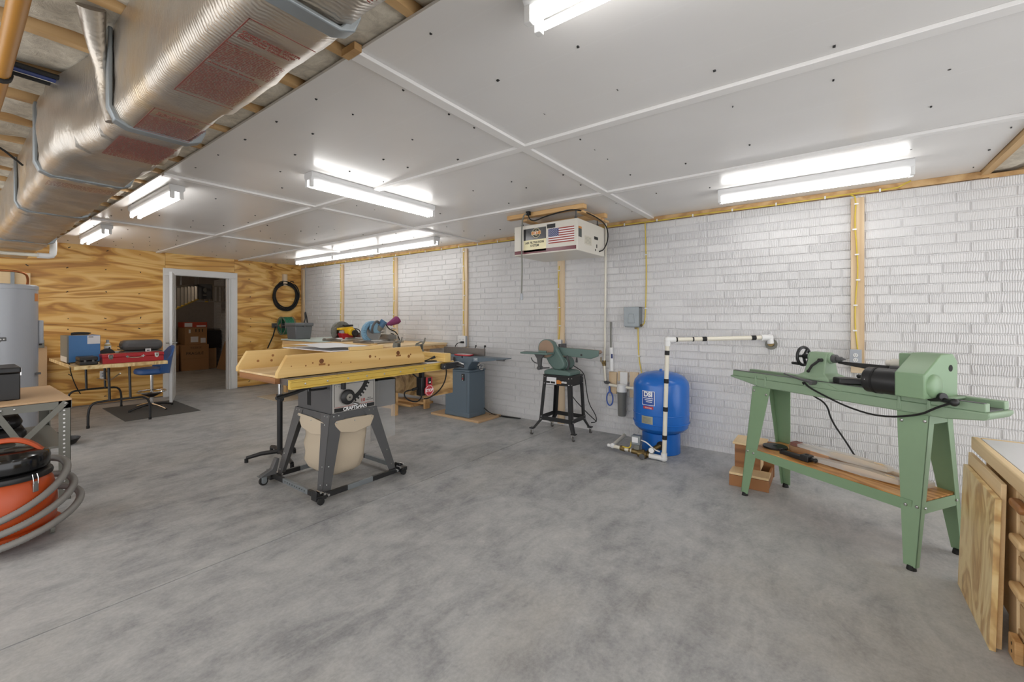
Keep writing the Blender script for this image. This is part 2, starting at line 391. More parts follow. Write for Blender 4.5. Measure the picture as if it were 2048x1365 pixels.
# ---- plywood wall at the back with the door opening
DX0, DX1, DZ = 2.40, 3.24, 2.035
wb = structure(B().box(XL, 8.9, 0, DX0-.02, 9.0, ZC).box(DX1+.02, 8.9, 0, XR, 9.0, ZC).box(DX0-.02, 8.9, DZ+.02, DX1+.02, 9.0, ZC).build('wall_back', 'store'))
for x0, x1, z0, z1 in ((XL, -.044, .02, 1.22), (XL, -.044, 1.223, ZC), (-.04, 2.30, .02, 1.22), (-.04, 2.30, 1.223, ZC), (2.303, 3.33, 2.08, ZC), (3.333, 4.585, .02, 1.22), (3.333, 4.585, 1.223, ZC)):
    B().box(x0, 8.88, z0, x1, 8.899, z1).build('plywood_sheet', 'ply_wall', wb)
sc_ = B()
for z in (.12, .5, .85, 1.14, 1.30, 1.7, 2.05, 2.33):
    for x in (.35, .76, 1.17, 1.58, 1.98, 3.6, 4.0, 4.4): sc_.cyl((x+rnd.uniform(-.03, .03), 8.8792, z+rnd.uniform(-.03, .03)), (x, 8.882, z), .006, n=6)
sc_.build('screw_heads', 'ink', wb, kind='stuff')
# casing, jambs
dj = structure(B().box(DX0-.02, 8.86, 0, DX0, 9.02, DZ+.02).box(DX1, 8.86, 0, DX1+.02, 9.02, DZ+.02).box(DX0, 8.86, DZ, DX1, 9.02, DZ+.02)
    .box(DX0, 8.93, 0, DX0+.012, 8.97, DZ).box(DX1-.012, 8.93, 0, DX1, 8.97, DZ).build('trim_7', 'white'))
for x0, x1, z0, z1 in ((2.268, 2.375, 0, 2.03), (3.265, 3.375, 0, 2.03), (2.268, 3.375, 2.03, 2.142)):
    B().box(x0, 8.856, z0, x1, 8.88, z1).box(x0+.012, 8.85, z0+(.012 if z0 else 0), x1-.03, 8.86, z1-.012).build('casing', 'white', dj, .004)
B().box(DX1-.002, 8.885, .88, DX1+.001, 8.905, .95).build('strike_plate', 'steel', dj)
# open door, hinged on the left jamb
ang = math.atan2(-.76, -.255)
do = thing('door_1', 'open white panelled door swung into the workshop', 'door', (2.405, 8.862, 0), ang); do['kind'] = 'structure'
db = B().box(0, 0, .012, .80, .036, 2.02); db.build('door_leaf', 'white', do, .002, loc=True)
for z0, z1 in ((.22, .78), (1.0, 1.86)):
    for y in (-.004, .036):
        f = B()
        for a, b_, c, d in ((.13, z0, .67, z0+.03), (.13, z1-.03, .67, z1), (.13, z0, .16, z1), (.64, z0, .67, z1)): f.box(a, y, b_, c, y+.004, d)
        f.build('panel_moulding', 'white', do, .001, loc=True)
for s_ in (-1, 1):
    y0 = 0 if s_ < 0 else .036
    B().cyl((.735, y0, .93), (.735, y0+s_*.045, .93), .011, n=10).cyl((.735, y0, .93), (.735, y0+s_*.006, .93), .028, n=16).tube([(.735, y0+s_*.045, .93), (.69, y0+s_*.05, .93), (.62, y0+s_*.05, .928)], .009).build('lever_handle', 'steel', do, loc=True)
B().box(.7985, .006, .88, .801, .03, .98).build('latch_plate', 'steel', do, loc=True)
# ---- ceiling: deck, joists, batts, white panels
ce = structure(B().box(XL, YF, 2.66, 4.85, 9.0, 2.72).build('ceiling', 'joist'))
B().box(XL, 8.9, ZC, 4.74, 9.0, 2.66).build('rim_board', 'joist', ce); B().box(4.74, YF, ZB, 4.85, 13.8, 2.66).build('rim_board', 'joist', ce); B().box(4.6, YF, ZB-.002, 4.85, -.93, ZB+.03).build('sill_plate', 'joist', ce)
XS, YS = (1.02, 2.207, 3.425, 4.6), (-.88, 1.547, 3.99, 6.42, 8.88)
for i in range(3):
    for j in range(4):
        B().box(XS[i]+.002, YS[j]+.002, ZC, XS[i+1]-.002, YS[j+1]-.002, ZC+.012).build('ceiling_panel', 'ceil', ce)
JY = [2.43+.406*k for k in range(-13, 16)]
for y in JY:
    x1 = 4.7 if y < -.85 else 1.22
    B().box(XL, y-.019, ZC+.0125, x1, y+.019, 2.66).build('joist', 'joist', ce)
for k, y in enumerate(JY[:-1]):
    def batt(x0, x1, nx, ny=9):
        b = B(); y0, y1 = y+.019, y+.387; vs = []
        for i in range(nx+1):
            for j in range(ny+1):
                X = x0+(x1-x0)*i/nx; t = j/ny; Y = y0+(y1-y0)*t
                if j in (0, ny): Y += (.02*noise.noise((X*6, k*3.1, j)) + .012)*(-1 if j == 0 else 1)
                z = 2.452-.05*math.sin(PI*t)**.5+.030*noise.noise((X*2.6, Y*5, k*.7))+.018*noise.noise((X*9, Y*13, 4+k))
                vs.append((X, Y, max(z, 2.415 if X > .97 and y > -.9 else 2.392)))
        f = [(i*(ny+1)+j, i*(ny+1)+j+1, (i+1)*(ny+1)+j+1, (i+1)*(ny+1)+j) for i in range(nx) for j in range(ny)]
        b.add(vs, f).build('insulation_batt', 'batt', ce, ang=180)
    if y < -.9: batt(1.25, 4.7, 40)
    batt(-1.6, 1.25, 34)
sc_ = B()
for y in JY:
    if y < -.85: continue
    x = 1.12
    while x < 4.5:
        if rnd.random() < .62: sc_.cyl((x, y+rnd.uniform(-.012, .012), ZC-.0012), (x, y, ZC), .0065, n=6)
        x += rnd.choice((.2, .3, .4))
sc_.build('screw_heads', 'ink', ce, kind='stuff')
# battens over the panel joints
n = 0
for y in YS[1:4]:
    n += 1; t = structure(B().box(1.02, y-.03, ZC-.017, 4.6, y+.03, ZC).build('trim_%d' % n, 'trimw', None, .002))
for x in XS[1:3]:
    n += 1; t = structure(B().box(x-.03, -.88, ZC-.0175, x+.03, 8.88, ZC).build('trim_%d' % n, 'trimw', None, .002))
B().box(.985, 1.50, ZC-.017, 1.018, 1.59, ZC+.012).build('batten_end', 'joist', D.objects['trim_1'])
B().box(1.03, -.93, ZC-.03, 4.6, -.885, ZC+.05).build('edge_board', 'joist', ce)
# ---- storage room beyond the door
structure(B().box(.6, 13.62, 0, 4.85, 13.8, 2.6).build('wall_far', 'store'))
fb = B()
for r in range(31):
    x = 2.2+(.076 if r % 2 else 0)
    while x < 4.3:
        z = 2.37-(r+1)*bh; fb.box(x+.005, 13.612, z+.005, x+bl-.005, 13.621, z+bh-.005); x += bl
fb.build('brickwork', 'store', D.objects['wall_far'], kind='stuff')
structure(B().box(.5, 9.0, 0, .6, 13.8, 2.6).build('wall_side', 'store'))
cs = structure(B().box(.5, 9.0, 2.62, 4.85, 13.8, 2.7).build('ceiling_2', 'joist'))
for k in range(11): B().box(.6, 9.3+k*.406, 2.42, 4.6, 9.338+k*.406, 2.62).build('joist', 'joist', cs)
for k in range(10):
    b = B(); vs = []
    for i in range(21):
        for j in range(5):
            X = .6+4*i/20; Y = 9.345+k*.406+.09*j; vs.append((X, Y, 2.47-.04*math.sin(PI*j/4)+.03*noise.noise((X*3, Y*4, 1))))
    b.add(vs, [(i*5+j, i*5+j+1, (i+1)*5+j+1, (i+1)*5+j) for i in range(20) for j in range(4)]).build('insulation_batt', 'batt', cs, ang=180)

# ================================================================ FLUORESCENT FIXTURES (4 ft, two tubes each)
def fixture(name_label, x, y, along, group='fluorescent strip lights'):
    t = thing('ceiling_light', name_label, 'light', (x, y, ZC), 0 if along == 'x' else PI/2, group)
    h = .61
    B().prism([(-.055, 0), (.055, 0), (.055, -.035), (.04, -.056), (-.04, -.056), (-.055, -.035)], 'x', -h, h).build('housing', 'housing', t, .003, loc=True)
    for s_ in (-1, 1):
        B().cyl((-h+.03, s_*.03, -.088), (h-.03, s_*.03, -.088), .0135, n=12).build('tube', 'tube', t, loc=True)
        for e in (-1, 1):
            B().box(e*h-.012-.012*e, s_*.03-.014, -.108, e*h+.012-.012*e, s_*.03+.014, -.05).build('tube_socket', 'white', t, .003, loc=True)
    return t
L1 = fixture('fluorescent strip light set crosswise above the table saw', 2.26, 3.10, 'x')
dup(L1, (3.985, .154, ZC), PI/2, 'fluorescent strip light above the green lathe')
dup(L1, (1.18, 4.86, ZC), PI/2, 'larger of the two fluorescent strip lights beside the foil duct')
dup(L1, (1.20, 7.33, ZC), PI/2, 'smaller far fluorescent strip light beside the duct near plywood wall')
dup(L1, (1.20, .20, ZC), PI/2, 'fluorescent strip light cut off by the top edge of the photo')
for yy, lb in ((4.82, 'nearest of the three end-to-end fluorescent strips above the miter saws'), (6.045, 'middle of the three end-to-end fluorescent strips above the miter saws'), (7.27, 'farthest of the three end-to-end fluorescent strips, above the gray bin')):
    dup(L1, (4.0, yy, ZC), PI/2, lb)
for x, y in ((3.985, -2.2), (1.2, -2.0), (-1.1, .6), (-1.1, 4.2)):  # unseen strips added as fill, lighting the sides that face the camera
    dup(L1, (x, y, ZC), PI/2, 'added fluorescent fill light out of frame, ' + ('above the white-topped cabinet' if x > 3 else 'behind the camera under the white panels' if x > 0 else 'left of the steel workbench under the joists' if y > 2 else 'left of the camera under the joists'))

# ================================================================ TABLE SAW
def quadplate(pts, t):      # quad plate, thickness along t vector
    t = Vector(t); return [tuple(Vector(p)) for p in pts], [tuple(Vector(p)+t) for p in pts]
ts = thing('table_saw', 'dark gray ten inch table saw with yellow fence rail on splayed legs', 'table saw', (1.96, 3.23, .045))
B().box(1.765, 2.99, .595, 2.15, 3.47, .872).build('cabinet', 'gray_dk', ts, .004)
B().box(1.7635, 3.27, .632, 1.7665, 3.325, .768).build('bevel_slot', 'dark', ts)
fp = B().box(1.777, 2.984, .601, 2.147, 2.991, .826).build('front_panel', plain('brushed_plate', '#b9b6b2', .35, .5, .05), ts, .001)
B().box(1.79, 2.9825, .606, 2.14, 2.985, .635).build('name_strip', 'ink', fp)
B().box(1.79, 2.9828, .640, 2.14, 2.985, .643).build('red_line', 'redink', fp)
b = B()
for q in ((1.79, .646, 1.793, .815), (2.133, .646, 2.136, .815), (1.79, .812, 2.136, .815)): b.box(q[0], 2.9828, q[1], q[2], 2.985, q[3])
b.build('border_line', 'ink', fp)
text(fp, 'CRAFTSMAN', .036, (1.965, 2.9825, .6205), (1, 0, 0), (0, 0, 1), 'whiteink', bold=.0012)
text(fp, '10', .034, (2.035, 2.984, .667), (1, 0, 0), (0, 0, 1), 'redink', bold=.001, sx=1.2)
text(fp, 'INCH\nTABLE SAW', .013, (2.094, 2.984, .671), (1, 0, 0), (0, 0, 1), 'ink')
text(fp, '0   15   30   45', .012, (1.84, 2.984, .80), (1, 0, 0), (0, 0, 1), 'gray_md')
A0 = arc((1.862, 2.983, .895), .2, -1.15, -.32, 14); A1 = arc((1.862, 2.983, .895), .235, -1.15, -.32, 14); A2 = arc((1.862, 2.983, .895), .252, -1.15, -.32, 14)
b = B()
for i in range(14): b.hexa([A0[i], A0[i+1], A1[i+1], A1[i]], [(p[0], 2.985, p[2]) for p in (A0[i], A0[i+1], A1[i+1], A1[i])])
for i in range(0, 14, 2):
    q = (A1[i], A1[i+1], A2[i+1], A2[i]); b.hexa(q, [(p[0], 2.985, p[2]) for p in q])
b.build('bevel_scale', 'ink', fp)
hw = B().lathe((1.893, 2.95, .713), [(.02, .034), (.022, 0), (.05, .004), (.058, .012), (.058, .022), (.05, .026), (.03, .02), (.03, .034)], 28, 'y').build('handwheel', 'black', ts, .001)
B().lathe((1.893, 2.942, .713), [(.006, 0), (.026, .001), (.026, .01), (.006, .01)], 24, 'y').build('hub_cap', 'alum', hw)
B().lathe((1.893, 2.9405, .713), [(.002, 0), (.007, .001), (.007, .004)], 12, 'y').build('hub_bolt', 'ink', hw)
B().cyl((1.93, 2.95, .664), (1.945, 2.905, .655), .011, .013, 12).build('crank_knob', 'steel', hw)
B().box(1.845, 2.955, .775, 1.872, 2.99, .85).build('bevel_lock', 'black', ts, .005)
# stand: apron plates and four folded-sheet legs
zt, zb, zf = .600, .548, .052
cx0, cx1, cy0, cy1 = 1.752, 2.158, 2.978, 3.488
for nm, a_, b_ in (('f', (cx0, cy0), (cx1, cy0)), ('b', (cx0, cy1), (cx1, cy1)), ('l', (cx0, cy0), (cx0, cy1)), ('r', (cx1, cy0), (cx1, cy1))):
    dx, dy = b_[0]-a_[0], b_[1]-a_[1]; nx, ny = ((0, .003) if nm in 'fb' else (.003, 0))
    B().hexa([(a_[0], a_[1], zb), (b_[0], b_[1], zb), (b_[0], b_[1], zt), (a_[0], a_[1], zt)], [(a_[0]+nx, a_[1]+ny, zb), (b_[0]+nx, b_[1]+ny, zb), (b_[0]+nx, b_[1]+ny, zt), (a_[0]+nx, a_[1]+ny, zt)]).build('apron', 'gray_dk', ts)
for sx, sy, ct, ft in ((1, 1, (cx0, cy0), (1.672, 2.945)), (-1, 1, (cx1, cy0), (2.325, 2.945)), (1, -1, (cx0, cy1), (1.66, 3.60)), (-1, -1, (cx1, cy1), (2.325, 3.60))):
    T = Vector((ct[0], ct[1], zt)); F = Vector((ft[0], ft[1], zf)); Kn = T+(F-T)*.27
    b = B()
    for ux, uy, nx, ny in ((sx, 0, 0, sy*.003), (0, sy, sx*.003, 0)):
        U = Vector((ux, uy, 0)); Nn = Vector((nx, ny, 0))
        for P0, w0, P1, w1 in ((T, .125, Kn, .10), (Kn, .10, F, .066)):
            q = [P0, P0+U*w0, P1+U*w1, P1]; b.hexa(q, [p+Nn for p in q])
    lg = b.build('leg', 'gray_dk', ts)
    bo = B()
    for fz in (.09, .32):
        p = F+(T-F)*fz; bo.ball(p+Vector((sx*.03, -sy*.003, 0)), (.006, .004, .006), 8).ball(p+Vector((-sx*.003, sy*.03, 0)), (.004, .006, .006), 8)
    for k in range(2): bo.ball(T+Vector((sx*(.03+.04*k), -sy*.003, -.02)), (.006, .004, .006), 8).ball(T+Vector((-sx*.003, sy*(.03+.04*k), -.02)), (.004, .006, .006), 8)
    bo.build('bolts', 'steel' if sx > 0 else 'gray_md', lg, kind='stuff')
# canvas dust bag with flaps buttoned over the apron
def sring(cx, cy, hx, hy, z, n=40, e=.42, w=0):
    o = []
    for i in range(n):
        a = 2*PI*i/n; c, s_ = math.cos(a), math.sin(a); r = w*noise.noise((c*2.2, s_*2.2, z*9))
        o.append((cx+(hx+r)*math.copysign(abs(c)**e, c), cy+(hy+r)*math.copysign(abs(s_)**e, s_), z+.5*r))
    return o
b = B(); b.loft([sring(1.955, 3.233, .185, .24, .585), sring(1.955, 3.233, .182, .232, .53, w=.008), sring(1.952, 3.23, .176, .222, .45, w=.016), sring(1.948, 3.23, .172, .216, .38, w=.026),
    sring(1.945, 3.23, .172, .216, .31, w=.028), sring(1.942, 3.23, .170, .214, .24, w=.028), sring(1.94, 3.23, .165, .205, .18, w=.022), sring(1.937, 3.23, .145, .19, .13, w=.014), sring(1.936, 3.23, .11, .15, .10, w=.008), sring(1.935, 3.23, .04, .06, .088)])
bag = b.build('dust_bag', 'canvas', ts, ang=80)
for poly, ax, a0, a1 in (([(1.785, .528), (1.80, .545), (1.95, .548), (2.105, .540), (2.128, .528), (2.122, .508), (2.095, .455), (1.95, .43), (1.835, .455), (1.795, .505)], 'y', 2.9685, 2.974),
                       ([(3.435, .548), (3.42, .558), (3.22, .552), (3.03, .53), (3.005, .51), (3.012, .49), (3.045, .442), (3.22, .42), (3.37, .452), (3.42, .52)], 'x', 1.7415, 1.747)):
    fl_ = B().prism(poly, ax, a0, a1).build('flap', 'canvas', bag, .003)
    c = [poly[1], ((poly[1][0]+poly[3][0])/2, poly[2][1]-.012), poly[3]]
    for p in c:
        q = (p[0], a0, p[1]-.012) if ax == 'y' else (a0, p[0], p[1]-.012)
        B().ball(q, .006, 8).build('snap_button', 'steel', bag)
# table, rails, fence, extension
tb = B().box(1.76, 2.887, .893, 2.18, 3.585, .913)
tb.box(1.40, 2.887, .893, 1.757, 3.585, .912).box(2.183, 2.887, .893, 2.62, 3.585, .912)
for x in (1.40, 1.60, 1.74, 1.78, 2.14, 2.2, 2.4, 2.6): tb.box(x, 2.89, .868, x+.012, 3.58, .895)
tb.box(1.40, 2.887, .868, 2.62, 2.899, .895).box(1.40, 3.573, .868, 2.62, 3.585, .895)
tb.build('saw_table', 'iron', ts, .002)
B().box(1.70, 2.95, .84, 2.2, 3.52, .868).build('table_web', 'iron', ts)
rp = [(2.842, .845), (2.882, .845), (2.882, .907), (2.866, .907), (2.866, .902), (2.842, .902), (2.842, .893), (2.852, .889), (2.852, .859), (2.842, .855)]
fr = B().prism(rp, 'x', 1.40, 2.935).build('fence_rail', 'yellow', ts)
for x in (1.50, 1.66, 1.82, 1.98, 2.14, 2.30, 2.46, 2.56):
    B().lathe((x, 2.848, .874), [(.002, 0), (.0065, .001), (.0065, .005)], 8, 'y').build('rail_screw', 'steel', fr)
B().prism([(3.59, .85), (3.62, .85), (3.62, .9), (3.59, .9)], 'x', 1.46, 2.9).build('rear_rail', 'yellow', ts, .002)
et = B().box(2.622, 2.90, .893, 2.865, 3.585, .912).build('extension_table', 'lam', ts, .002)
B().box(2.70, 3.03, .585, 2.712, 3.58, .80).box(2.70, 3.03, .80, 2.735, 3.06, .893).build('side_skirt', 'ply_skirt', ts, .001)
B().box(2.70, 3.018, .575, 3.08, 3.03, .81).build('front_skirt', 'ply_skirt', ts, .001)
B().box(2.72, 3.012, .812, 3.09, 3.03, .892).build('front_rail_board', 'pine_pale', ts, .002)
fe = B().prism([(2.785, .913), (2.86, .913), (2.86, .99), (2.785, .99), (2.785, .958), (2.791, .954), (2.791, .947), (2.785, .943)], 'y', 2.83, 3.72).build('rip_fence', 'pine_y', ts, .002)
b = B().box(2.74, 2.79, .852, 2.93, 2.842, .905).cyl((2.74, 2.815, .878), (2.735, 2.785, .878), .026, n=18).tube([(2.90, 2.80, .88), (2.93, 2.77, .87), (2.945, 2.74, .86)], .012)
fh = b.build('fence_clamp', 'black', fe, .006)
B().lathe((2.738, 2.783, .878), [(.002, 0), (.008, .001), (.008, .006)], 10, 'y').build('clamp_bolt', 'steel', fe)
for y in (3.22, 3.56):
    b = B().box(2.795, y-.04, .99, 2.85, y+.05, 1.01).box(2.80, y-.035, 1.01, 2.808, y+.03, 1.06).box(2.838, y-.035, 1.01, 2.846, y+.03, 1.06)
    b.cyl((2.797, y+.01, 1.028), (2.849, y+.01, 1.028), .024, n=14).tube([(2.823, y-.02, 1.055), (2.823, y-.05, 1.062), (2.823, y-.075, 1.09), (2.823, y-.085, 1.125)], [.009, .009, .008, .007], sm=1)
    b.tube([(2.81, y+.03, 1.06), (2.82, y-.03, 1.085), (2.82, y-.075, 1.08)], .008).cyl((2.79, y+.03, 1.0), (2.86, y+.03, 1.0), .008, n=8)
    b.build('hold_down_clamp', 'gray_md', fe, .002)
# switch with the big red stop paddle, hanging from the rail
sb = B().box(2.575, 2.905, .625, 2.632, 2.975, .790).build('switch_box', 'black', ts, .004)
B().box(2.59, 2.92, .79, 2.62, 2.96, .85).build('switch_bracket', 'black', ts)
oc = [(2.648+.056*math.cos(PI/8+i*PI/4), .668+.053*math.sin(PI/8+i*PI/4)) for i in range(8)]
pd = B().prism(oc, 'y', 2.885, 2.893).box(2.612, 2.886, .70, 2.684, 2.893, .785).build('stop_paddle', 'redplastic', sb, .001)
oc2 = [(2.648+.050*math.cos(PI/8+i*PI/4), .668+.047*math.sin(PI/8+i*PI/4)) for i in range(8)]
b = B()
for i in range(8):
    p, q = oc2[i], oc2[(i+1) % 8]; r_, s2 = ((2.648+(q[0]-2.648)*.93, .668+(q[1]-.668)*.93), (2.648+(p[0]-2.648)*.93, .668+(p[1]-.668)*.93))
    q4 = [(w[0], 2.8835, w[1]) for w in (p, q, r_, s2)]; b.hexa(q4, [(w[0], 2.885, w[2]) for w in q4])
b.build('sign_border', 'whiteink', sb)
text(sb, 'STOP', .038, (2.648, 2.885, .668), (1, 0, 0), (0, 0, 1), 'whiteink', bold=.001, sx=.92)
B().box(2.63, 2.88, .725, 2.667, 2.888, .782).build('switch_toggle', 'black', sb, .002)
B().box(2.638, 2.876, .738, 2.658, 2.881, .748).build('toggle_mark', 'whiteink', sb)
B().tube([(2.50, 2.95, .84), (2.53, 2.93, .80), (2.57, 2.93, .782)], .006, sm=2).tube([(2.60, 2.93, .625), (2.59, 2.93, .60), (2.55, 2.93, .575), (2.48, 2.93, .59), (2.415, 2.93, .63), (2.40, 2.93, .67), (2.42, 2.93, .69), (2.50, 2.93, .69)], .006, sm=2).cyl((2.49, 2.93, .69), (2.54, 2.93, .696), .011, .013).build('switch_cord', 'rubber', ts)
B().tube([(2.63, 2.935, .59), (2.70, 2.95, .583), (2.80, 2.94, .62), (2.88, 2.93, .70), (2.90, 2.92, .80), (2.86, 2.90, .875), (2.80, 2.93, .918), (2.70, 2.98, .919), (2.66, 3.05, .918)], .006, sm=2).build('power_cord', 'rubber', ts)
B().tube([(2.64, 2.99, .918), (2.69, 2.98, .925), (2.735, 2.955, .945)], .005, sm=2).cyl((2.73, 2.957, .942), (2.765, 2.935, .957), .008, .013, 10).build('plug', 'rubber', ts, .001)
B().box(2.30, 3.15, .54, 2.49, 3.42, .78).cyl((2.30, 3.28, .66), (2.52, 3.28, .66), .09, n=20).build('motor', 'black', ts, .01)
B().hexa([(2.19, 3.10, .28), (2.44, 3.10, .28), (2.44, 3.10, .78), (2.19, 3.10, .78)], [(2.19, 3.104, .28), (2.44, 3.104, .28), (2.44, 3.104, .78), (2.19, 3.104, .78)]).build('clear_guard', 'clear', ts)
B().tube([(1.36, 2.96, .783), (1.50, 2.985, .80), (1.60, 3.0, .82), (1.765, 3.02, .845)], [.012, .013, .011, .009], 10).tube([(1.60, 3.0, .80), (1.72, 3.03, .79), (1.77, 3.05, .79)], .008).build('lever', 'black', ts)
# mobile base under the saw
mb = thing('mobile_base', 'low wheeled steel base under the table saw legs', 'base', (1.97, 3.25, 0))
for y in (2.915, 3.615):
    for x0, x1, m in ((1.66, 1.86, 'blacksteel'), (1.86, 2.08, 'galv'), (2.08, 2.34, 'blacksteel')):
        B().box(x0, y, .022, x1, y+.022, .06).build('rail', m, mb, .002)
for x in (1.618, 2.35):
    for y0, y1, m in ((2.93, 3.05, 'blacksteel'), (3.05, 3.42, 'galv'), (3.42, 3.63, 'blacksteel')):
        B().box(x, y0, .035, x+.022, y1, .072).build('rail', m, mb, .002)
b = B()
for k in range(9): b.cyl((1.6165, 3.09+.036*k, .054), (1.6185, 3.09+.036*k, .054), .005, n=6)
b.build('rail_holes', 'ink', mb)
for x, y, sx, sy in ((1.64, 2.93, 1, 1), (2.37, 2.93, -1, 1), (1.64, 3.62, 1, -1), (2.37, 3.62, -1, -1)):
    br = B().box(x-.035, y-.025, .02, x+.045, y+.045, .05).box(x-.035, y-.025, .045, x-.028, y+.04, .095).build('corner_bracket', 'blacksteel', mb, .003)
    for k in range(3): B().cyl((x+.03*k*sx-.01, y-.045, .085-.018*k), (x+.03*k*sx-.01, y+.005, .085-.018*k), .009, n=10).build('bolt', 'chrome', mb)
    if sy > 0: B().lathe((x-.012, y-.055, .024), [(.004, 0), (.024, .001), (.024, .02), (.004, .021)], 18, 'y').build('wheel', 'rubber', mb)
cs_ = B().lathe((1.552, 3.575, .033), [(.01, 0), (.032, .002), (.033, .022), (.01, .024)], 22, 'y').build('caster_wheel', 'rubber', mb)
B().lathe((1.552, 3.572, .033), [(.004, 0), (.02, .001), (.02, .03), (.004, .031)], 16, 'y').build('wheel_hub', 'galv', mb)
B().box(1.515, 3.56, .07, 1.64, 3.62, .078).box(1.53, 3.566, .033, 1.57, 3.57, .072).box(1.53, 3.604, .033, 1.57, 3.608, .072).build('caster_fork', 'galv', mb, .002)
B().prism([(1.50, .082), (1.62, .082), (1.645, .20), (1.62, .21), (1.585, .13), (1.51, .10)], 'y', 3.52, 3.565).build('foot_pedal', 'gray_dk', mb, .006)

# ---------------------------------------------------------------- crosscut sled on the saw
sl = thing('crosscut_sled', 'long pine crosscut sled with two slanted-end side boards on the saw', 'sled', (2.0, 3.26, .914))
B().box(1.37, 2.97, .915, 2.63, 3.57, .930).build('base_board', 'pine_pale', sl, .002)
for y in (2.94, 3.56):
    bd = B().prism([(1.357, .916), (2.643, .916), (2.643, .972), (2.59, 1.066), (1.425, 1.066), (1.357, .95)], 'y', y, y+.034).build('side_board', 'pine', sl, .004)
    for x, z in ((1.665, 1.008), (2.345, 1.022)) if y < 3 else ():
        B().cyl((x, y-.002, z), (x, y+.01, z), .017, n=18).build('knot_hole', plain('knot', '#6d3f16', .6, 0, .3), sl)
        B().box(x-.02, y-.003, z-.030, x+.028, y+.005, z-.017).build('knot_hole', plain('knot_b', '#8d5c2a', .6, 0, .3), sl)
for x, w, z in ((1.60, .006, 1.0), (1.72, .008, .975), (1.82, .004, .985), (1.90, .005, .98), (1.55, .006, .985), (2.07, .012, 1.012), (2.12, .007, 1.007), (2.16, .006, .985), (2.46, .014, .985), (2.48, .008, 1.0), (1.45, .004, .99)):
    B().lathe((x, 2.9392, z), [(.001, 0), (w, .0003), (w, .002)], 10, 'y').build('knot', plain('knot_c%d' % int(x*100), '#8a5b27', .6, 0, .3), sl)
for x, z in ((1.50, .985), (1.60, .982), (1.61, 1.02)): B().lathe((x, 3.5595, z), [(.001, 0), (.01, .0003), (.01, .002)], 10, 'y').build('knot', 'brown', sl)
B().box(1.366, 2.99, .874, 1.398, 3.55, .9145).build('runner', 'brown', sl)
tr = thing('wooden_tray', 'shallow white-bottomed wooden tray laid across the crosscut sled', 'tray', (1.93, 3.3, 1.067))
B().box(1.745, 2.96, 1.0672, 2.20, 3.69, 1.073).build('bottom_panel', 'lam', tr)
for q in ((1.90, 2.945, 2.20, 2.975), (1.745, 3.675, 2.20, 3.70), (2.175, 2.975, 2.20, 3.675)):
    B().box(q[0], q[1], 1.0672, q[2], q[3], 1.094).build('rim', 'pine', tr, .002)
pp = B(); vs = []
for i in range(9):
    for j in range(9):
        u, v = i/8, j/8; vs.append((1.70+.36*u+.06*v, 2.99+.62*v-.05*u, 1.097+.02*max(0, .35-u)*math.sin(3*v)+.004*noise.noise((u*3, v*3, 2))))
pp.add(vs, [(i*9+j, i*9+j+1, (i+1)*9+j+1, (i+1)*9+j) for i in range(8) for j in range(8)])
tag(pp.build('paper_sheet', 'paper', None, ang=180), 'large white paper sheet curling on the tray above the saw', 'paper')

# ---------------------------------------------------------------- roller stand
rs = thing('roller_stand', 'black outfeed roller stand with chrome post behind the table saw', 'roller stand', (1.93, 4.13, 0))
B().cyl((1.93, 4.13, .05), (1.93, 4.13, .578), .024, n=20).build('lower_post', 'black', rs)
B().cyl((1.93, 4.13, .578), (1.93, 4.13, .86), .016, n=16).build('upper_post', 'chrome', rs)
B().cyl((1.93, 4.13, .575), (1.93, 4.13, .605), .03, n=18).cyl((1.93, 4.10, .565), (1.92, 4.07, .565), .02, n=14).build('clamp_knob', 'black', rs, .002)
B().cyl((1.78, 4.13, .895), (2.08, 4.13, .895), .02, n=16).build('roller', 'steel', rs)
B().box(1.775, 4.115, .855, 2.085, 4.145, .868).box(1.772, 4.115, .86, 1.778, 4.145, .905).box(2.082, 4.115, .86, 2.088, 4.145, .905).build('roller_bracket', 'black', rs)
for ex, ey in ((1.70, 4.27), (2.10, 4.20), (1.88, 3.80), (2.0, 4.45)):
    B().tube([(1.93, 4.13, .075), (1.93+(ex-1.93)*.55, 4.13+(ey-4.13)*.55, .068), (ex, ey, .04)], [.02, .019, .016], 8).build('leg', 'black', rs)
    B().cyl((ex, ey, 0), (ex, ey, .035), .016, n=12).build('foot', 'rubber', rs)

# ================================================================ JOINTER
bb = B().box(4.045, 3.52, 0, 4.50, 4.38, .028).build('base_board', 'particle', None, .003); tag(bb, 'flat wooden board on the floor under the slate jointer', 'board')
jt = thing('jointer', 'slate gray jointer on a closed cabinet beside the white wall', 'jointer', (4.24, 3.92, .028))
B().box(4.08, 3.712, .029, 4.40, 4.14, .618).build('cabinet', 'slate', jt, .012)
B().box(4.075, 3.707, .029, 4.405, 4.145, .09).build('plinth', 'slate', jt, .01)
B().box(4.072, 3.705, .618, 4.408, 4.148, .64).build('cabinet_top', 'slate', jt, .008)
B().box(4.0785, 3.752, .1, 4.0805, 3.754, .6).build('door_seam', 'gray_dk', jt)
sp = B().box(4.069, 3.785, .505, 4.08, 3.833, .592).build('switch_plate', 'black', jt, .003)
for z, m in ((.572, 'whiteink'), (.552, 'gray_md'), (.530, 'redplastic'), (.513, 'whiteink')):
    B().lathe((4.062, 3.809, z), [(.003, 0), (.009 if m != 'whiteink' else .005, .002), (.009 if m != 'whiteink' else .005, .01)], 12, 'x').build('button', m, sp)
B().prism([(3.76, .64), (4.08, .64), (4.06, .70), (4.10, .79), (3.66, .79), (3.74, .70)], 'x', 4.11, 4.29).build('casting', 'slate', jt, .008)
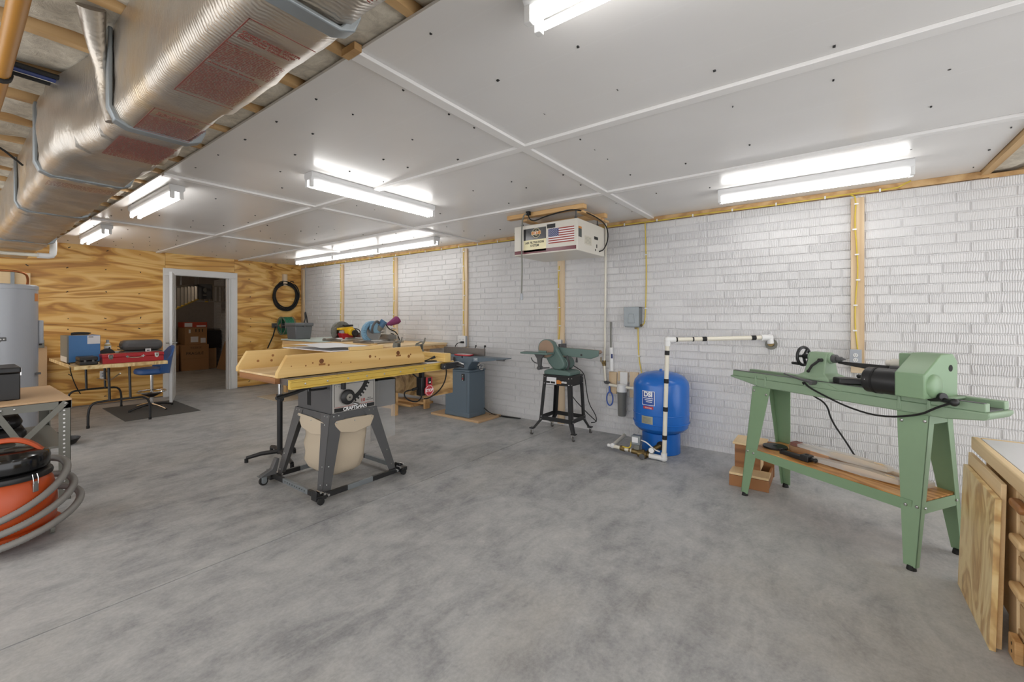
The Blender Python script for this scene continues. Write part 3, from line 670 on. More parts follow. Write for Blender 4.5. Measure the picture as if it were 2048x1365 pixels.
B().prism([(3.19, .806), (3.45, .772), (3.62, .75), (3.86, .75), (3.86, .815), (3.19, .815)], 'x', 4.12, 4.29).build('infeed_table', 'slate', jt, .003)
B().prism([(3.88, .75), (4.1, .75), (4.62, .80), (4.62, .815), (3.88, .815)], 'x', 4.12, 4.29).build('outfeed_table', 'slate', jt, .003)
B().box(4.12, 3.185, .788, 4.15, 3.30, .806).box(4.13, 3.19, .80, 4.18, 3.24, .806).build('table_bracket', 'gray_dk', jt, .003)
B().box(4.285, 3.63, .815, 4.31, 4.37, .912).build('fence', 'iron', jt, .003)
for y in (3.86, 3.70): B().cyl((4.33, y, .86), (4.36, y-.02, .93), .006, n=8).ball((4.36, y-.02, .937), .016 if y < 3.8 else .011, 12).build('fence_knob', 'black', jt)
gd = B().prism([(3.745, 4.15), (3.80, 4.115), (3.95, 4.11), (4.03, 4.14), (4.04, 4.17), (3.98, 4.24), (3.78, 4.25)], 'z', .817, .835)
gd.v = [(v[1], v[0], v[2]) for v in gd.v]; gd.build('cutter_guard', 'redplastic', jt, .006)
g2 = B().prism([(3.77, 4.15), (3.95, 4.13), (4.0, 4.16), (3.97, 4.23), (3.79, 4.24)], 'z', .835, .8385); g2.v = [(v[1], v[0], v[2]) for v in g2.v]; g2.build('guard_sticker', 'lam', jt)
text(jt, '6"', .03, (4.118, 3.62, .788), (0, -1, 0), (0, 0, 1), 'whiteink')
B().box(4.117, 3.60, .768, 4.1195, 3.665, .806).build('maker_plate', plain('plate_gray', '#9aa3aa', .4), jt)
hw = B().tube(arc((4.26, 3.655, .675), .036, 0, 2*PI, 18, 'y')[:-1], .006, 6, True).box(4.256, 3.65, .64, 4.264, 3.66, .71).box(4.225, 3.65, .671, 4.295, 3.66, .679).cyl((4.26, 3.64, .675), (4.26, 3.72, .675), .01).build('handwheel', 'chrome', jt)
B().lathe((4.26, 3.66, .675), [(.004, 0), (.03, .002), (.03, .012), (.004, .013)], 16, 'y').build('handwheel_disc', 'black', jt)
b = B().box(4.065, 3.98, .66, 4.11, 4.06, .80).cyl((4.05, 3.95, .70), (4.11, 3.95, .70), .03, n=14).cyl((4.04, 3.90, .72), (4.11, 3.90, .72), .018, n=12).tube([(4.06, 3.93, .735), (4.05, 3.85, .735), (4.06, 3.78, .715)], .011)
b.build('gear_linkage', 'iron', jt, .004); B().tube([(4.05, 3.96, .738), (4.045, 3.86, .742), (4.055, 3.775, .72)], [.009, .01, .007]).build('lever_arm', 'chrome', jt)
B().ball((4.03, 4.0, .705), .014, 10).ball((4.03, 3.92, .675), .016, 10).build('linkage_bolts', 'brass', jt)
B().tube([(4.36, 3.70, .12), (4.40, 3.62, .05), (4.47, 3.5, .01), (4.52, 3.30, .008), (4.56, 3.22, .008), (4.54, 3.30, .008), (4.5, 3.55, .014), (4.42, 3.66, .03)], .006, sm=2).build('power_cord', 'rubber', jt)

# ================================================================ BELT AND DISC SANDER
sd = thing('belt_disc_sander', 'green belt and disc sander on a black caster stand', 'sander', (4.27, 2.45, 0))
ax0, ax1, ay0, ay1 = 4.10, 4.39, 2.256, 2.60
fx0, fx1, fy0, fy1 = 4.05, 4.50, 2.19, 2.74
for (tx, ty, fx, fy, sx, sy) in ((ax0, ay0, 4.085, 2.215, 1, 1), (ax0, ay1, 4.06, 2.69, 1, -1), (ax1, ay0, 4.44, 2.22, -1, 1), (ax1, ay1, 4.44, 2.69, -1, -1)):
    T = Vector((tx, ty, .668)); Kk = Vector((tx+(fx-tx)*.5, ty+(fy-ty)*.5, .17)); F = Vector((fx-sx*.02, fy-sy*.02, .075)); b = B()
    for ux, uy, nx, ny in ((sx, 0, 0, sy*.003), (0, sy, sx*.003, 0)):
        U = Vector((ux, uy, 0)); Nn = Vector((nx, ny, 0))
        for P0, P1, w0, w1 in ((T, Kk, .045, .042), (Kk, F, .042, .034)):
            q = [P0, P0+U*w0, P1+U*w1, P1]; b.hexa(q, [p+Nn for p in q])
    lg = b.box(F.x-.02, F.y-.02, .066, F.x+.03, F.y+.03, .078).build('leg', 'blacksteel', sd, .001)
    bo = B()
    for z in (.655, .585, .21, .178):
        P0 = T+(Kk-T)*((.668-z)/.498); bo.ball(P0+Vector((sx*.022, -sy*.002, 0)), (.007, .005, .007), 8).ball(P0+Vector((-sx*.002, sy*.022, 0)), (.005, .007, .007), 8)
    bo.build('bolts', 'chrome', lg, kind='stuff')
    ca = B().lathe((F.x-sx*.01, F.y-.009, .024), [(.004, 0), (.023, .001), (.024, .017), (.004, .018)], 18, 'y').build('caster_wheel', plain('gray_wheel', '#55534f', .5), sd)
    B().box(F.x-sx*.01-.013, F.y-.014, .022, F.x-sx*.01+.013, F.y-.011, .068).box(F.x-sx*.01-.013, F.y+.011, .022, F.x-sx*.01+.013, F.y+.014, .068).box(F.x-.02, F.y-.016, .06, F.x+.02, F.y+.016, .068).build('caster_fork', 'chrome', sd, .002)
for q in ((ax0+.003, ay0, .57, ax0+.006, ay1, .668), (ax1-.006, ay0, .57, ax1-.003, ay1, .668), (ax0, ay0+.003, .57, ax1, ay0+.006, .668), (ax0, ay1-.006, .57, ax1, ay1-.003, .668)): B().box(*q).build('apron', 'blacksteel', sd)
for q in ((4.085, 2.235, .17, 4.088, 2.64, .216), (4.41, 2.235, .17, 4.413, 2.64, .216), (4.085, 2.235, .17, 4.413, 2.238, .216), (4.085, 2.64, .17, 4.413, 2.643, .216)): B().box(*q).build('stretcher', 'blacksteel', sd)
pl = B().box(4.101, 2.435, .578, 4.1025, 2.59, .655).build('label_plate', 'paper', sd)
B().box(4.0995, 2.515, .588, 4.101, 2.58, .61).box(4.0995, 2.45, .588, 4.101, 2.505, .61).build('label_band', 'ink', pl)
B().box(4.101, 2.295, .585, 4.1025, 2.43, .635).build('series_label', 'ink', sd)
B().prism([(2.43, .59), (2.375, .59), (2.36, .612), (2.40, .632), (2.43, .63)], 'x', 4.1, 4.1012).build('orange_flash', 'orange_ink', pl)
text(pl, 'SERIES', .026, (4.1005, 2.335, .61), (0, -1, 0), (0, 0, 1), 'whiteink', bold=.0008, sx=.9)
B().box(4.09, 2.25, .668, 4.38, 2.60, .682).build('top_plate', 'blacksteel', sd, .002)
B().prism([(2.27, .682), (2.60, .682), (2.60, .72), (2.54, .745), (2.30, .73), (2.27, .715)], 'x', 4.11, 4.36).build('base_casting', 'teal', sd, .008)
hp = [(2.685, .97), (2.66, 1.045), (2.58, 1.072), (2.50, 1.045), (2.47, .985), (2.40, .88), (2.36, .815), (2.37, .76), (2.42, .735), (2.50, .74), (2.56, .80), (2.60, .865), (2.66, .90)]
B().prism(hp, 'x', 4.145, 4.21).build('drive_housing', 'teal', sd, .014)
dh = B().lathe((4.125, 2.58, .967), [(.03, 0), (.108, .001), (.108, .03), (.03, .031)], 36, 'x').build('disc_rim', 'teal', sd)
B().lathe((4.121, 2.58, .967), [(.003, 0), (.098, .0005), (.098, .005)], 36, 'x').build('sanding_disc', 'sandpaper', sd)
B().prism([(2.475, .912), (2.83, .912), (2.83, .932), (2.475, .932)], 'x', 3.97, 4.115).box(3.99, 2.50, .932, 4.01, 2.60, .955).build('work_table', 'teal', sd, .004)
B().prism([(2.56, .912), (2.70, .912), (2.66, .86), (2.64, .745), (2.61, .745), (2.60, .86)], 'x', 4.05, 4.08).cyl((4.03, 2.625, .755), (4.10, 2.625, .755), .022, n=14).build('table_bracket', 'gray_dk', sd, .004)
B().tube(arc((4.06, 2.66, .89), .085, -.3, -2.0, 10, 'x'), .006).cyl((4.06, 2.60, .755), (4.06, 2.50, .765), .008).build('angle_quadrant', 'gray_dk', sd)
B().cyl((4.21, 2.43, .80), (4.38, 2.43, .80), .075, n=28).cyl((4.38, 2.43, .80), (4.40, 2.43, .80), .05, .04, n=24).build('motor', 'teal', sd, .006)
B().cyl((4.24, 2.43, .80), (4.27, 2.43, .80), .079, n=28).build('motor_band', 'gray_dk', sd)
B().prism([(2.53, .895), (2.08, .872), (1.995, .905), (1.99, .968), (2.53, .985)], 'x', 4.225, 4.255).build('belt_guard', 'teal', sd, .006)
B().prism([(2.52, .925), (2.04, .915), (2.0, .94), (2.02, .962), (2.5, .975)], 'x', 4.256, 4.37).build('sanding_belt', 'sandpaper', sd, .01)
B().box(4.24, 2.46, .965, 4.38, 2.49, 1.02).cyl((4.222, 2.50, .955), (4.232, 2.50, .955), .016, n=14).build('belt_stop', 'gray_dk', sd, .003)
B().cyl((4.222, 2.19, .91), (4.232, 2.19, .91), .012, n=12).tube([(4.23, 2.25, .895), (4.23, 2.25, .86)], .004).cyl((4.23, 2.25, .87), (4.23, 2.25, .825), .009, .013, 10).build('tension_lever', 'black', sd)
B().box(4.225, 2.355, .735, 4.24, 2.375, .90).build('belt_support', 'gray_dk', sd)
B().tube([(4.36, 2.36, .77), (4.40, 2.25, .70), (4.41, 2.235, .60), (4.43, 2.21, .35), (4.47, 2.13, .21), (4.46, 2.12, .14), (4.44, 2.18, .13)], .005, sm=2).tube([(4.3, 2.42, .57), (4.35, 2.38, .42), (4.45, 2.26, .25), (4.52, 2.15, .13)], .005, sm=2).build('power_cord', 'rubber', sd)

# ================================================================ PRESSURE TANK AND ITS PLUMBING
TX, TY, TR = 4.30, 1.352, .262
pt = thing('pressure_tank', 'bright blue well pressure tank with DSI logo standing by the wall', 'tank', (TX, TY, 0))
B().lathe((TX, TY, 0), [(.06, .20), (.15, .20), (.215, .218), (.252, .255), (TR, .30), (TR, .385), (TR+.003, .389), (TR, .393), (TR, .66), (.252, .70), (.215, .745), (.15, .775), (.06, .792), (.01, .795)], 48).build('tank_body', 'blue', pt, ang=30)
B().lathe((TX, TY, 0), [(TR-.002, .296), (TR+.005, .30), (TR+.005, .308), (TR-.002, .312)], 48).build('weld_band', 'blue', pt)
B().lathe((TX, TY, 0), [(.176, 0), (.182, .004), (.18, .2), (.17, .205)], 40).build('base_skirt', 'blue', pt)
B().cyl((TX, TY, .79), (TX, TY, .812), .014, n=10).build('air_valve', 'blue', pt)
def onw(az, z, r=TR+.001):
    """frame on the tank surface at azimuth az (radians, 0 = +x)"""
    n_ = Vector((math.cos(az), math.sin(az), 0)); return Vector((TX, TY, 0))+n_*r+Vector((0, 0, z)), Vector((-n_.y, n_.x, 0)), Vector((0, 0, 1))
az = math.atan2(-.30, -.953)-math.radians(26)
c, R_, U_ = onw(az, .555); lg = quadpatch(c, R_, U_, .128, .135, .0012, TR).build('logo_sticker', 'whiteink', pt)
c, R_, U_ = onw(az, .555, TR+.0025); quadpatch(c, R_, U_, .118, .125, .0012, TR).build('logo_field', plain('logo_blue', '#2a4f9c', .3), lg)
c, R_, U_ = onw(az, .59, TR+.004); text(lg, 'DSI', .062, c, R_, U_, 'whiteink', bold=.003, wrap=TR, sx=.98)
for k in range(3):
    c, R_, U_ = onw(az+.05*k/3, .555-.017*k, TR+.004); quadpatch(c, R_, U_, .10-.02*k, .006, .0006, TR).build('logo_stripe', 'whiteink', lg)
c, R_, U_ = onw(az, .465, TR+.0015); quadpatch(c, R_, U_, .10, .026, .0012, TR).build('red_sticker', 'redplastic', pt)
text(pt, 'Warning', .02, c+Vector((math.cos(az), math.sin(az), 0))*.002, R_, U_, 'whiteink', wrap=TR)
c, R_, U_ = onw(az-.05, .345, TR+.0005); nb = quadpatch(c, R_, U_, .115, .075, .0012, TR).build('spec_plate', plain('plate_tan', '#a7a68f', .4, .3), pt)
ln = B()
for k in range(5): c, R_, U_ = onw(az-.05, .366-.011*k, TR+.002); q = quadpatch(c, R_, U_, .09, .004, .0004, TR); ln.add(q.v, q.f)
ln.build('spec_lines', 'gray_md', nb)
n_ = Vector((-.953, -.30, 0)); c = Vector((TX, TY, .10))+n_*.176
B().cyl(c, c+n_*.012, .042, n=20).build('port_hole', 'dark', pt)
mf = thing('pump_manifold', 'white plastic pump pipework with brass fittings in front of the blue tank', 'pipework', (3.98, 1.45, 0))
V0, V1, V2 = (3.985, 1.225, .03), (4.005, 1.20, 1.105), (4.53, .445, 1.14)
B().cyl(V0, V1, .0195, n=16).build('riser_pipe', 'pvc', mf)
UP0 = Vector((4.005, 1.20, 1.117)); UD = (Vector(V2)-UP0).normalized(); B().cyl(UP0, V2, .0195, n=16).build('upper_pipe', 'pvc', mf)
B().ball(UP0, .03, 14).cyl((4.004, 1.201, 1.06), UP0, .027).cyl(UP0, UP0+UD*.07, .027).ball(V2, .031, 14).cyl(Vector(V2)-UD*.08, V2, .028).cyl(V2, (4.535, .44, 1.085), .028).build('elbow', 'white', mf)
B().cyl((4.535, .44, 1.085), (4.605, .44, 1.075), .026).build('wall_stub', 'brass', mf); B().cyl((4.592, .44, 1.075), (4.6, .44, 1.075), .05, n=20).build('wall_flange', 'gray_md', mf)
for f in (.18, .42, .66, .9):
    a = Vector(V0).lerp(Vector(V1), f); d = (Vector(V1)-Vector(V0)).normalized(); B().cyl(a-d*.02, a+d*.02, .0215, n=16).build('tape_band', 'rubber', mf)
for f, w in ((.09, .006), (.25, .006), (.36, .02), (.84, .02)): pq = UP0.lerp(Vector(V2), f); B().cyl(pq-UD*w, pq+UD*w, .0215, n=16).build('tape_band', 'rubber', mf)
B().ball((3.985, 1.225, .03), .03, 12).cyl((3.985, 1.225, .03), (3.985, 1.225, .08), .027).cyl((3.985, 1.23, .03), (3.985, 1.36, .033), .024).build('bottom_elbow', 'white', mf)
B().cyl((3.985, 1.36, .035), (3.985, 1.53, .045), .024, n=12).cyl((3.97, 1.38, .035), (3.97, 1.46, .04), .034, n=10).ball((3.98, 1.42, .045), .036, 10).cyl((3.95, 1.405, .03), (3.92, 1.405, .03), .024, n=10).build('brass_tee', 'brass', mf, .003)
B().lathe((3.905, 1.405, .03), [(.004, 0), (.026, .002), (.026, .012), (.004, .014)], 10, 'x').build('valve_handle', 'gray_dk', mf)
B().cyl((3.99, 1.53, .045), (4.0, 1.72, .052), .018, n=12).build('lower_pipe', 'pvc', mf)
B().cyl((3.99, 1.60, .047), (3.995, 1.645, .05), .026, n=8).cyl((3.99, 1.545, .047), (3.99, 1.56, .047), .022, n=8).build('union', 'brass', mf)
B().ball((4.0, 1.73, .055), .026, 12).cyl((4.0, 1.73, .052), (4.0, 1.78, .052), .016).build('end_elbow', 'white', mf)
B().cyl((4.0, 1.73, .055), (4.38, 1.76, .07), .017, n=12).build('feed_pipe', 'pvc', mf)
B().box(3.965, 1.44, .11, 4.03, 1.53, .20).build('pressure_switch', 'galv', mf, .008); B().cyl((3.995, 1.48, .06), (3.995, 1.48, .11), .012).box(3.98, 1.455, .05, 4.01, 1.505, .12).build('switch_base', 'gray_md', mf)
B().box(3.963, 1.462, .135, 3.9655, 1.52, .185).build('switch_label', 'paper', mf)
B().lathe((3.965, 1.335, .088), [(.004, 0), (.029, .001), (.029, .02), (.004, .021)], 24, 'x').build('gauge', 'gray_md', mf); B().lathe((3.9635, 1.335, .088), [(.001, 0), (.024, .0005), (.024, .003)], 24, 'x').build('gauge_dial', 'whiteink', mf)
B().cyl((3.985, 1.345, .05), (3.985, 1.335, .085), .008).cyl((3.99, 1.38, .05), (4.14, 1.31, .10), .022).build('gauge_nipple', 'brass', mf)
B().tube([(3.99, 1.44, .16), (3.97, 1.38, .155), (3.97, 1.31, .10), (4.0, 1.27, .08)], .006, sm=2).build('switch_wire', 'white', mf)
B().tube([(3.99, 1.535, .13), (3.98, 1.54, .08), (3.98, 1.57, .065), (3.98, 1.62, .07)], .006, sm=2).build('yellow_wire', 'cable_y', mf)

# ================================================================ WALL FIXTURES
def duplex(parent, x, y, z):
    for dz in (.02, -.02):
        r = B().lathe((x-.004, y, z+dz), [(.003, 0), (.016, .0006), (.017, .004)], 16, 'x').build('receptacle', 'white', parent)
        b = B()
        for dy, w, h in ((-.006, .0012, .005), (.006, .0012, .004), (0, .002, .002)): b.box(x-.0048, y+dy-w, z+dz+(.003 if dy else -.008)-h, x-.0036, y+dy+w, z+dz+(.003 if dy else -.008)+h)
        b.build('slots', 'ink', r)
o1 = thing('outlet_box', 'gray duplex outlet on the stud behind the green lathe', 'outlet', (4.55, -.163, .99))
B().box(4.525, -.2, .925, 4.566, -.128, 1.055).build('metal_box', 'galv', o1, .004); B().box(4.521, -.203, .922, 4.526, -.125, 1.058).build('cover_plate', 'gray_lt', o1, .002); duplex(o1, 4.52, -.163, .99)
o2 = thing('outlet_box', 'white four-gang outlet box on the stud behind the jointer fence', 'outlet', (4.55, 4.25, .97))
B().box(4.52, 4.18, .90, 4.566, 4.32, 1.055).build('metal_box', 'gray_lt', o2, .004); B().box(4.516, 4.177, .897, 4.521, 4.323, 1.058).build('cover_plate', 'white', o2, .002)
duplex(o2, 4.515, 4.285, .985); duplex(o2, 4.515, 4.22, .985)
B().box(4.48, 4.20, .952, 4.516, 4.24, .98).tube([(4.49, 4.23, .965), (4.45, 4.29, .95), (4.45, 4.33, .86), (4.46, 4.33, .80)], .006, sm=2).build('plug', 'rubber', o2, .003)
o3 = thing('outlet_box', 'white outlet box on the stud behind the green sander', 'outlet', (4.55, 2.665, .97))
B().box(4.52, 2.62, .91, 4.566, 2.71, 1.05).build('metal_box', 'gray_lt', o3, .004); B().box(4.516, 2.617, .907, 4.521, 2.713, 1.053).build('cover_plate', 'white', o3, .002); duplex(o3, 4.515, 2.665, .99)
o4 = thing('outlet_box', 'white duplex outlet low on the plywood wall under the folding table', 'outlet', (1.54, 8.86, .45))
B().box(1.505, 8.868, .39, 1.575, 8.88, .51).build('cover_plate', 'white', o4, .003)
for dz in (.02, -.02):
    r = B().lathe((1.54, 8.865, .45+dz), [(.003, 0), (.017, .001), (.017, .004)], 14, 'y').build('receptacle', 'gray_lt', o4); B().box(1.533, 8.8642, .447+dz, 1.536, 8.866, .456+dz).box(1.545, 8.8642, .447+dz, 1.548, 8.866, .456+dz).build('slots', 'ink', r)
# yellow cables with white staples
def cable(label, pts, staples, r=.0055, group='yellow cable runs on the brick wall'):
    t = thing('electrical_cable', label, 'cable', pts[0], 0, group); B().tube(pts, r, 6, sm=1).build('sheath', 'cable_y', t)
    for (p, ax) in staples:
        b = B()
        if ax == 'z': b.box(p[0]-.005, p[1]-.014, p[2]-.006, p[0]+.006, p[1]+.014, p[2]+.006)
        else: b.box(p[0]-.005, p[1]-.006, p[2]-.012, p[0]+.006, p[1]+.006, p[2]+.014)
        b.build('staple', 'white', t)
    return t
def drop(label, y, z0, z1=2.325, top=None):
    k = max(3, int((z1-z0)/.2)); pts = [(4.56, y+.012*math.sin(i*1.7), z1+(z0-z1)*i/k) for i in range(k+1)]
    if top: pts = top+pts
    cable(label, pts, [((4.557, y+.012*math.sin(i*1.7), z1+(z0-z1)*(i+.25)/k), 'z') for i in range(k)])
drop('yellow cable down the stud behind the green lathe', -.17, 1.055, 2.315, [(4.575, -.13, 2.352)])
drop('yellow cable down the stud behind the belt sander', 2.665, 1.05, 1.95)
drop('yellow cable down the stud behind the jointer', 4.245, 1.055)
drop('yellow cable down the stud above the blue miter saw', 5.825, .98)
drop('yellow cable down the stud above the yellow miter saw', 7.385, .98)
ys = [-.42+.36*i for i in range(27)]
top = [(4.578, y, 2.352+.006*math.sin(i*2.1)) for i, y in enumerate(ys) if y < 8.8]
cable('long yellow cable stapled under the ceiling along the whole brick wall', [(4.53, -.50, 2.385), (4.56, -.46, 2.372)]+top, [((4.575, y+.1, 2.352), 'y') for y in ys if y < 8.7])
cable('yellow cable down bare brick to the gray breaker box', [(4.58, 1.61, 2.34), (4.59, 1.605, 2.1), (4.59, 1.60, 1.8), (4.59, 1.605, 1.5), (4.59, 1.615, 1.27), (4.585, 1.64, 1.235)], [((4.588, 1.603, z), 'z') for z in (2.0, 1.42)])
cable('yellow cable from the breaker box down behind the blue tank', [(4.585, 1.69, 1.215), (4.59, 1.69, 1.1), (4.59, 1.685, .9), (4.585, 1.655, .73), (4.59, 1.62, .6)], [((4.588, 1.686, .9), 'z')])
bx = thing('breaker_box', 'gray metal breaker box on the brick wall above the blue tank', 'electrical box', (4.55, 1.72, 1.21))
B().box(4.49, 1.648, 1.215, 4.6, 1.805, 1.425).build('enclosure', 'galv', bx, .005); B().box(4.483, 1.643, 1.225, 4.491, 1.81, 1.435).prism([(1.643, 1.435), (1.81, 1.435), (1.81, 1.43), (1.643, 1.43)], 'x', 4.483, 4.6).build('cover', 'galv', bx, .004)
B().prism([(1.69, 1.26), (1.765, 1.26), (1.755, 1.36), (1.70, 1.36)], 'x', 4.478, 4.484).build('pressed_panel', 'galv', bx, .004)
B().cyl((4.55, 1.65, 1.235), (4.55, 1.63, 1.235), .013, n=10).cyl((4.55, 1.70, 1.215), (4.55, 1.70, 1.195), .013, n=10).build('cable_clamp', 'brass', bx)
# white water line down the wall, with the filter
wp = thing('water_pipe', 'thin white water pipe dropping from the ceiling beside the air filter', 'pipe', (4.56, 2.06, .56))
B().tube([(4.56, 2.055, 2.392), (4.56, 2.06, 1.6), (4.56, 2.065, 1.0), (4.56, 2.075, .80)], .012, 10).build('upper_pipe', 'pvc', wp); B().tube([(4.56, 2.075, .80), (4.56, 2.06, .60)], .014, 10).build('lower_pipe', 'pvc', wp)
B().cyl((4.56, 2.075, .83), (4.56, 2.075, .77), .02, n=10).box(4.53, 2.06, .79, 4.56, 2.09, .81).tube([(4.535, 2.075, .80), (4.53, 2.10, .82), (4.53, 2.10, .87)], .007).build('ball_valve', 'brass', wp)
B().cyl((4.56, 2.06, .60), (4.56, 2.055, .575), .019, n=10).cyl((4.56, 2.055, .58), (4.53, 2.0, .585), .016).build('compression_fitting', 'gray_dk', wp)
fb_ = thing('water_filter', 'water filter with smoky clear bowl mounted on wooden blocks by the tank', 'water filter', (4.5, 1.85, .25))
for y0, y1, z0, z1 in ((1.935, 2.025, .46, .705), (1.685, 1.78, .44, .72), (1.80, 1.92, .61, .715)): B().box(4.575, y0, z0, 4.6, y1, z1).build('mounting_block', 'stud', fb_, .003)
B().box(4.555, 1.80, .56, 4.575, 1.885, .715).build('bracket', 'white', fb_, .003)
B().lathe((4.515, 1.845, .505), [(.03, .085), (.05, .075), (.052, .05), (.056, .03), (.056, 0), (.05, -.005)], 26).build('filter_head', 'white', fb_)
B().lathe((4.515, 1.845, .235), [(.01, 0), (.040, .003), (.043, .02), (.048, .268), (.01, .268)], 26).build('filter_bowl', 'smoke', fb_)
B().lathe((4.515, 1.845, .25), [(.005, 0), (.030, .002), (.030, .245), (.005, .246)], 20).build('cartridge', plain('cartridge', '#8d8578', .8), fb_)
B().cyl((4.515, 1.845, .555), (4.53, 2.0, .565), .016, n=10).cyl((4.515, 1.845, .555), (4.52, 1.62, .552), .016, n=10).cyl((4.52, 1.70, .552), (4.52, 1.73, .552), .022, n=8).build('inlet_pipe', 'pvc', fb_)
wn = thing('filter_wrench', 'blue plastic filter wrench hanging from the water filter', 'wrench', (4.545, 2.0, .33))
B().tube([(4.545, 2.0+.037*math.cos(a), .405+.075*math.sin(a)) for a in [2*PI*i/20 for i in range(20)]], .0075, 8, True).cyl((4.545, 2.0, .475), (4.545, 2.005, .56), .012, .008).build('handle_loop', plain('wrench_blue', '#3d5fae', .4), wn)
ct = thing('caulk_tube', 'white tube with a long gray rod standing on the filter boards', 'tube', (4.57, 1.985, .72))
B().cyl((4.572, 1.99, .715), (4.575, 2.0, .98), .024, n=18).build('white_tube', 'white', ct); B().cyl((4.575, 2.0, .98), (4.585, 2.006, 1.27), .0095, n=12).build('gray_rod', 'gray_md', ct)
B().box(4.546, 1.968, .86, 4.55, 1.985, .91).build('print', 'navy', ct)

# ---------------------------------------------------------------- hanging air filter
FX0, FX1, FY0, FY1, FZ0, FZ1 = 3.60, 4.19, 1.905, 2.64, 1.955, 2.258
af = thing('air_filter', 'cream shop air filter with flag and maker stickers hung from the ceiling', 'air filter', ((FX0+FX1)/2, (FY0+FY1)/2, FZ0))
B().box(FX0, FY0, FZ0, FX1, FY1, FZ1).build('case', 'cream', af, .006)
B().box(FX0-.004, FY0+.004, FZ0+.003, FX0+.002, FY1-.004, FZ1-.004).build('front_cover', 'cream', af, .003)
yl, zl = (0, -1, 0), (0, 0, 1)   # on the front face the reading direction runs to -y
x = FX0-.0045
st = quadpatch((x, 2.385, 2.1), yl, zl, .27, .235, .0006); bs = st.build('maker_sticker', 'creamink', af)
quadpatch((x-.001, 2.385, 2.16), yl, zl, .27, .115, .0006).build('black_field', plain('sticker_black', '#2a2a2b', .18), bs)
B().lathe((x-.0035, 2.365, 2.167), [(.002, 0), (.048, .0004), (.048, .002)], 28, 'x').build('badge', 'creamink', bs)
B().lathe((x-.0040, 2.365, 2.167), [(.002, 0), (.044, .0004), (.044, .002)], 28, 'x').build('badge_field', 'ink', bs)
quadpatch((x-.0042, 2.365, 2.167), yl, zl, .112, .034, .0006).build('badge_bar', 'creamink', bs); quadpatch((x-.005, 2.365, 2.167), yl, zl, .106, .028, .0005).build('badge_bar_field', 'orange_ink', bs)
text(bs, 'J E T', .026, (x-.0058, 2.365, 2.167), yl, zl, 'whiteink', bold=.001)
text(bs, 'EST', .015, (x-.0046, 2.365, 2.193), yl, zl, 'creamink'); text(bs, '1958', .015, (x-.0046, 2.365, 2.141), yl, zl, 'creamink')
text(bs, 'AIR FILTRATION\nSYSTEM', .031, (x-.001, 2.385, 2.058), yl, zl, 'ink', sx=.98, bold=.0006)
dp = B().box(FX0-.0055, 2.145, 2.195, FX0-.003, 2.24, 2.235).build('display_window', 'black', af)
fg = quadpatch((x, 2.08, 2.115), yl, zl, .285, .145, .0006).build('flag_sticker', 'whiteink', af)
for k in range(7): quadpatch((x-.001, 2.08, 2.115+.0725-.00558-.02231*k), yl, zl, .285, .0112, .0004).build('flag_stripe', 'redink', fg)
quadpatch((x-.0018, 2.165, 2.148), yl, zl, .115, .079, .0004).build('flag_canton', 'navy', fg)
b = B()
for r in range(9):
    for c in range(6 if r % 2 == 0 else 5):
        yy = 2.165+.0575-.0105-(c+(0 if r % 2 == 0 else .5))*.0188; zz = 2.148+.0395-.0085*r-.0055
        P5 = [(yy+.0042*(1 if i % 2 == 0 else .42)*math.sin(PI*i/5), zz+.0042*(1 if i % 2 == 0 else .42)*math.cos(PI*i/5)) for i in range(10)]; b.prism(P5, 'x', x-.003, x-.0022)
b.build('flag_stars', 'whiteink', fg, kind='stuff')
quadpatch((x, 2.275, 1.985), yl, zl, .715, .035, .0006).build('bottom_stripe', plain('maroon_stripe', '#6f3a42', .2), af)
y = FY0-.0005
B().box(3.615, y-.001, 2.085, 3.68, y+.001, 2.165).build('warning_label', plain('label_gray', '#4f5452', .4), af); B().box(3.615, y-.0012, 2.165, 3.68, y+.001, 2.185).build('warning_label', 'orange_ink', af)
ip = B().box(3.74, y-.001, 2.03, 3.89, y+.001, 2.115).build('info_plate', plain('plate_cream', '#cdc7b6', .4), af)
for k in range(5): B().box(3.755, y-.0016, 2.045+.013*k, 3.875, y, 2.047+.013*k).build('info_line', 'gray_md', ip)
B().box(3.95, y-.004, 2.105, 4.03, y, 2.135).build('switch_plate', 'black', af, .001); B().box(4.0, y-.004, 2.025, 4.012, y, 2.06).build('toggle', 'ink', af); B().box(3.97, y-.003, 1.99, 3.98, y, 2.01).build('fuse_cap', 'ink', af)
for yy, xx in ((2.58, 3.66), (1.955, 3.66), (1.955, 4.13), (2.58, 4.13)): B().cyl((xx, yy, FZ1), (xx, yy, 2.36), .006, n=8).cyl((xx, yy, FZ1+.002), (xx, yy, FZ1+.03), .018, .012, 12).build('hanger_bolt', 'gray_dk', af)
ws = thing('hanging_frame', 'wooden strips screwed to the ceiling above the air filter', 'wooden strips', (3.9, 2.3, 2.36))
for q in ((3.63, 1.86, 3.70, 2.76), (4.10, 1.86, 4.17, 2.70), (3.70, 1.90, 4.30, 1.965), (3.70, 2.55, 4.10, 2.62)): B().box(q[0], q[1], 2.352 if q[1] < 1.89 else 2.33, q[2], q[3], ZC-.001 if q[1] < 1.89 else 2.351).build('strip', 'lumber', ws, .003)
pc = thing('power_cord', 'black power cord looped over the top of the air filter', 'cord', (3.6, 2.46, 2.37))
B().tube([(3.59, 2.46, 2.37), (3.60, 2.45, 2.31), (3.60, 2.38, 2.29), (3.60, 2.28, 2.315), (3.61, 2.1, 2.34), (3.62, 1.96, 2.35), (3.75, 1.90, 2.34), (4.0, 1.88, 2.32), (4.15, 1.86, 2.27), (4.2, 1.86, 2.15), (4.13, 1.88, 2.02), (4.06, FY0-.004, 1.995)], .006, sm=2).build('cord', 'rubber', pc)
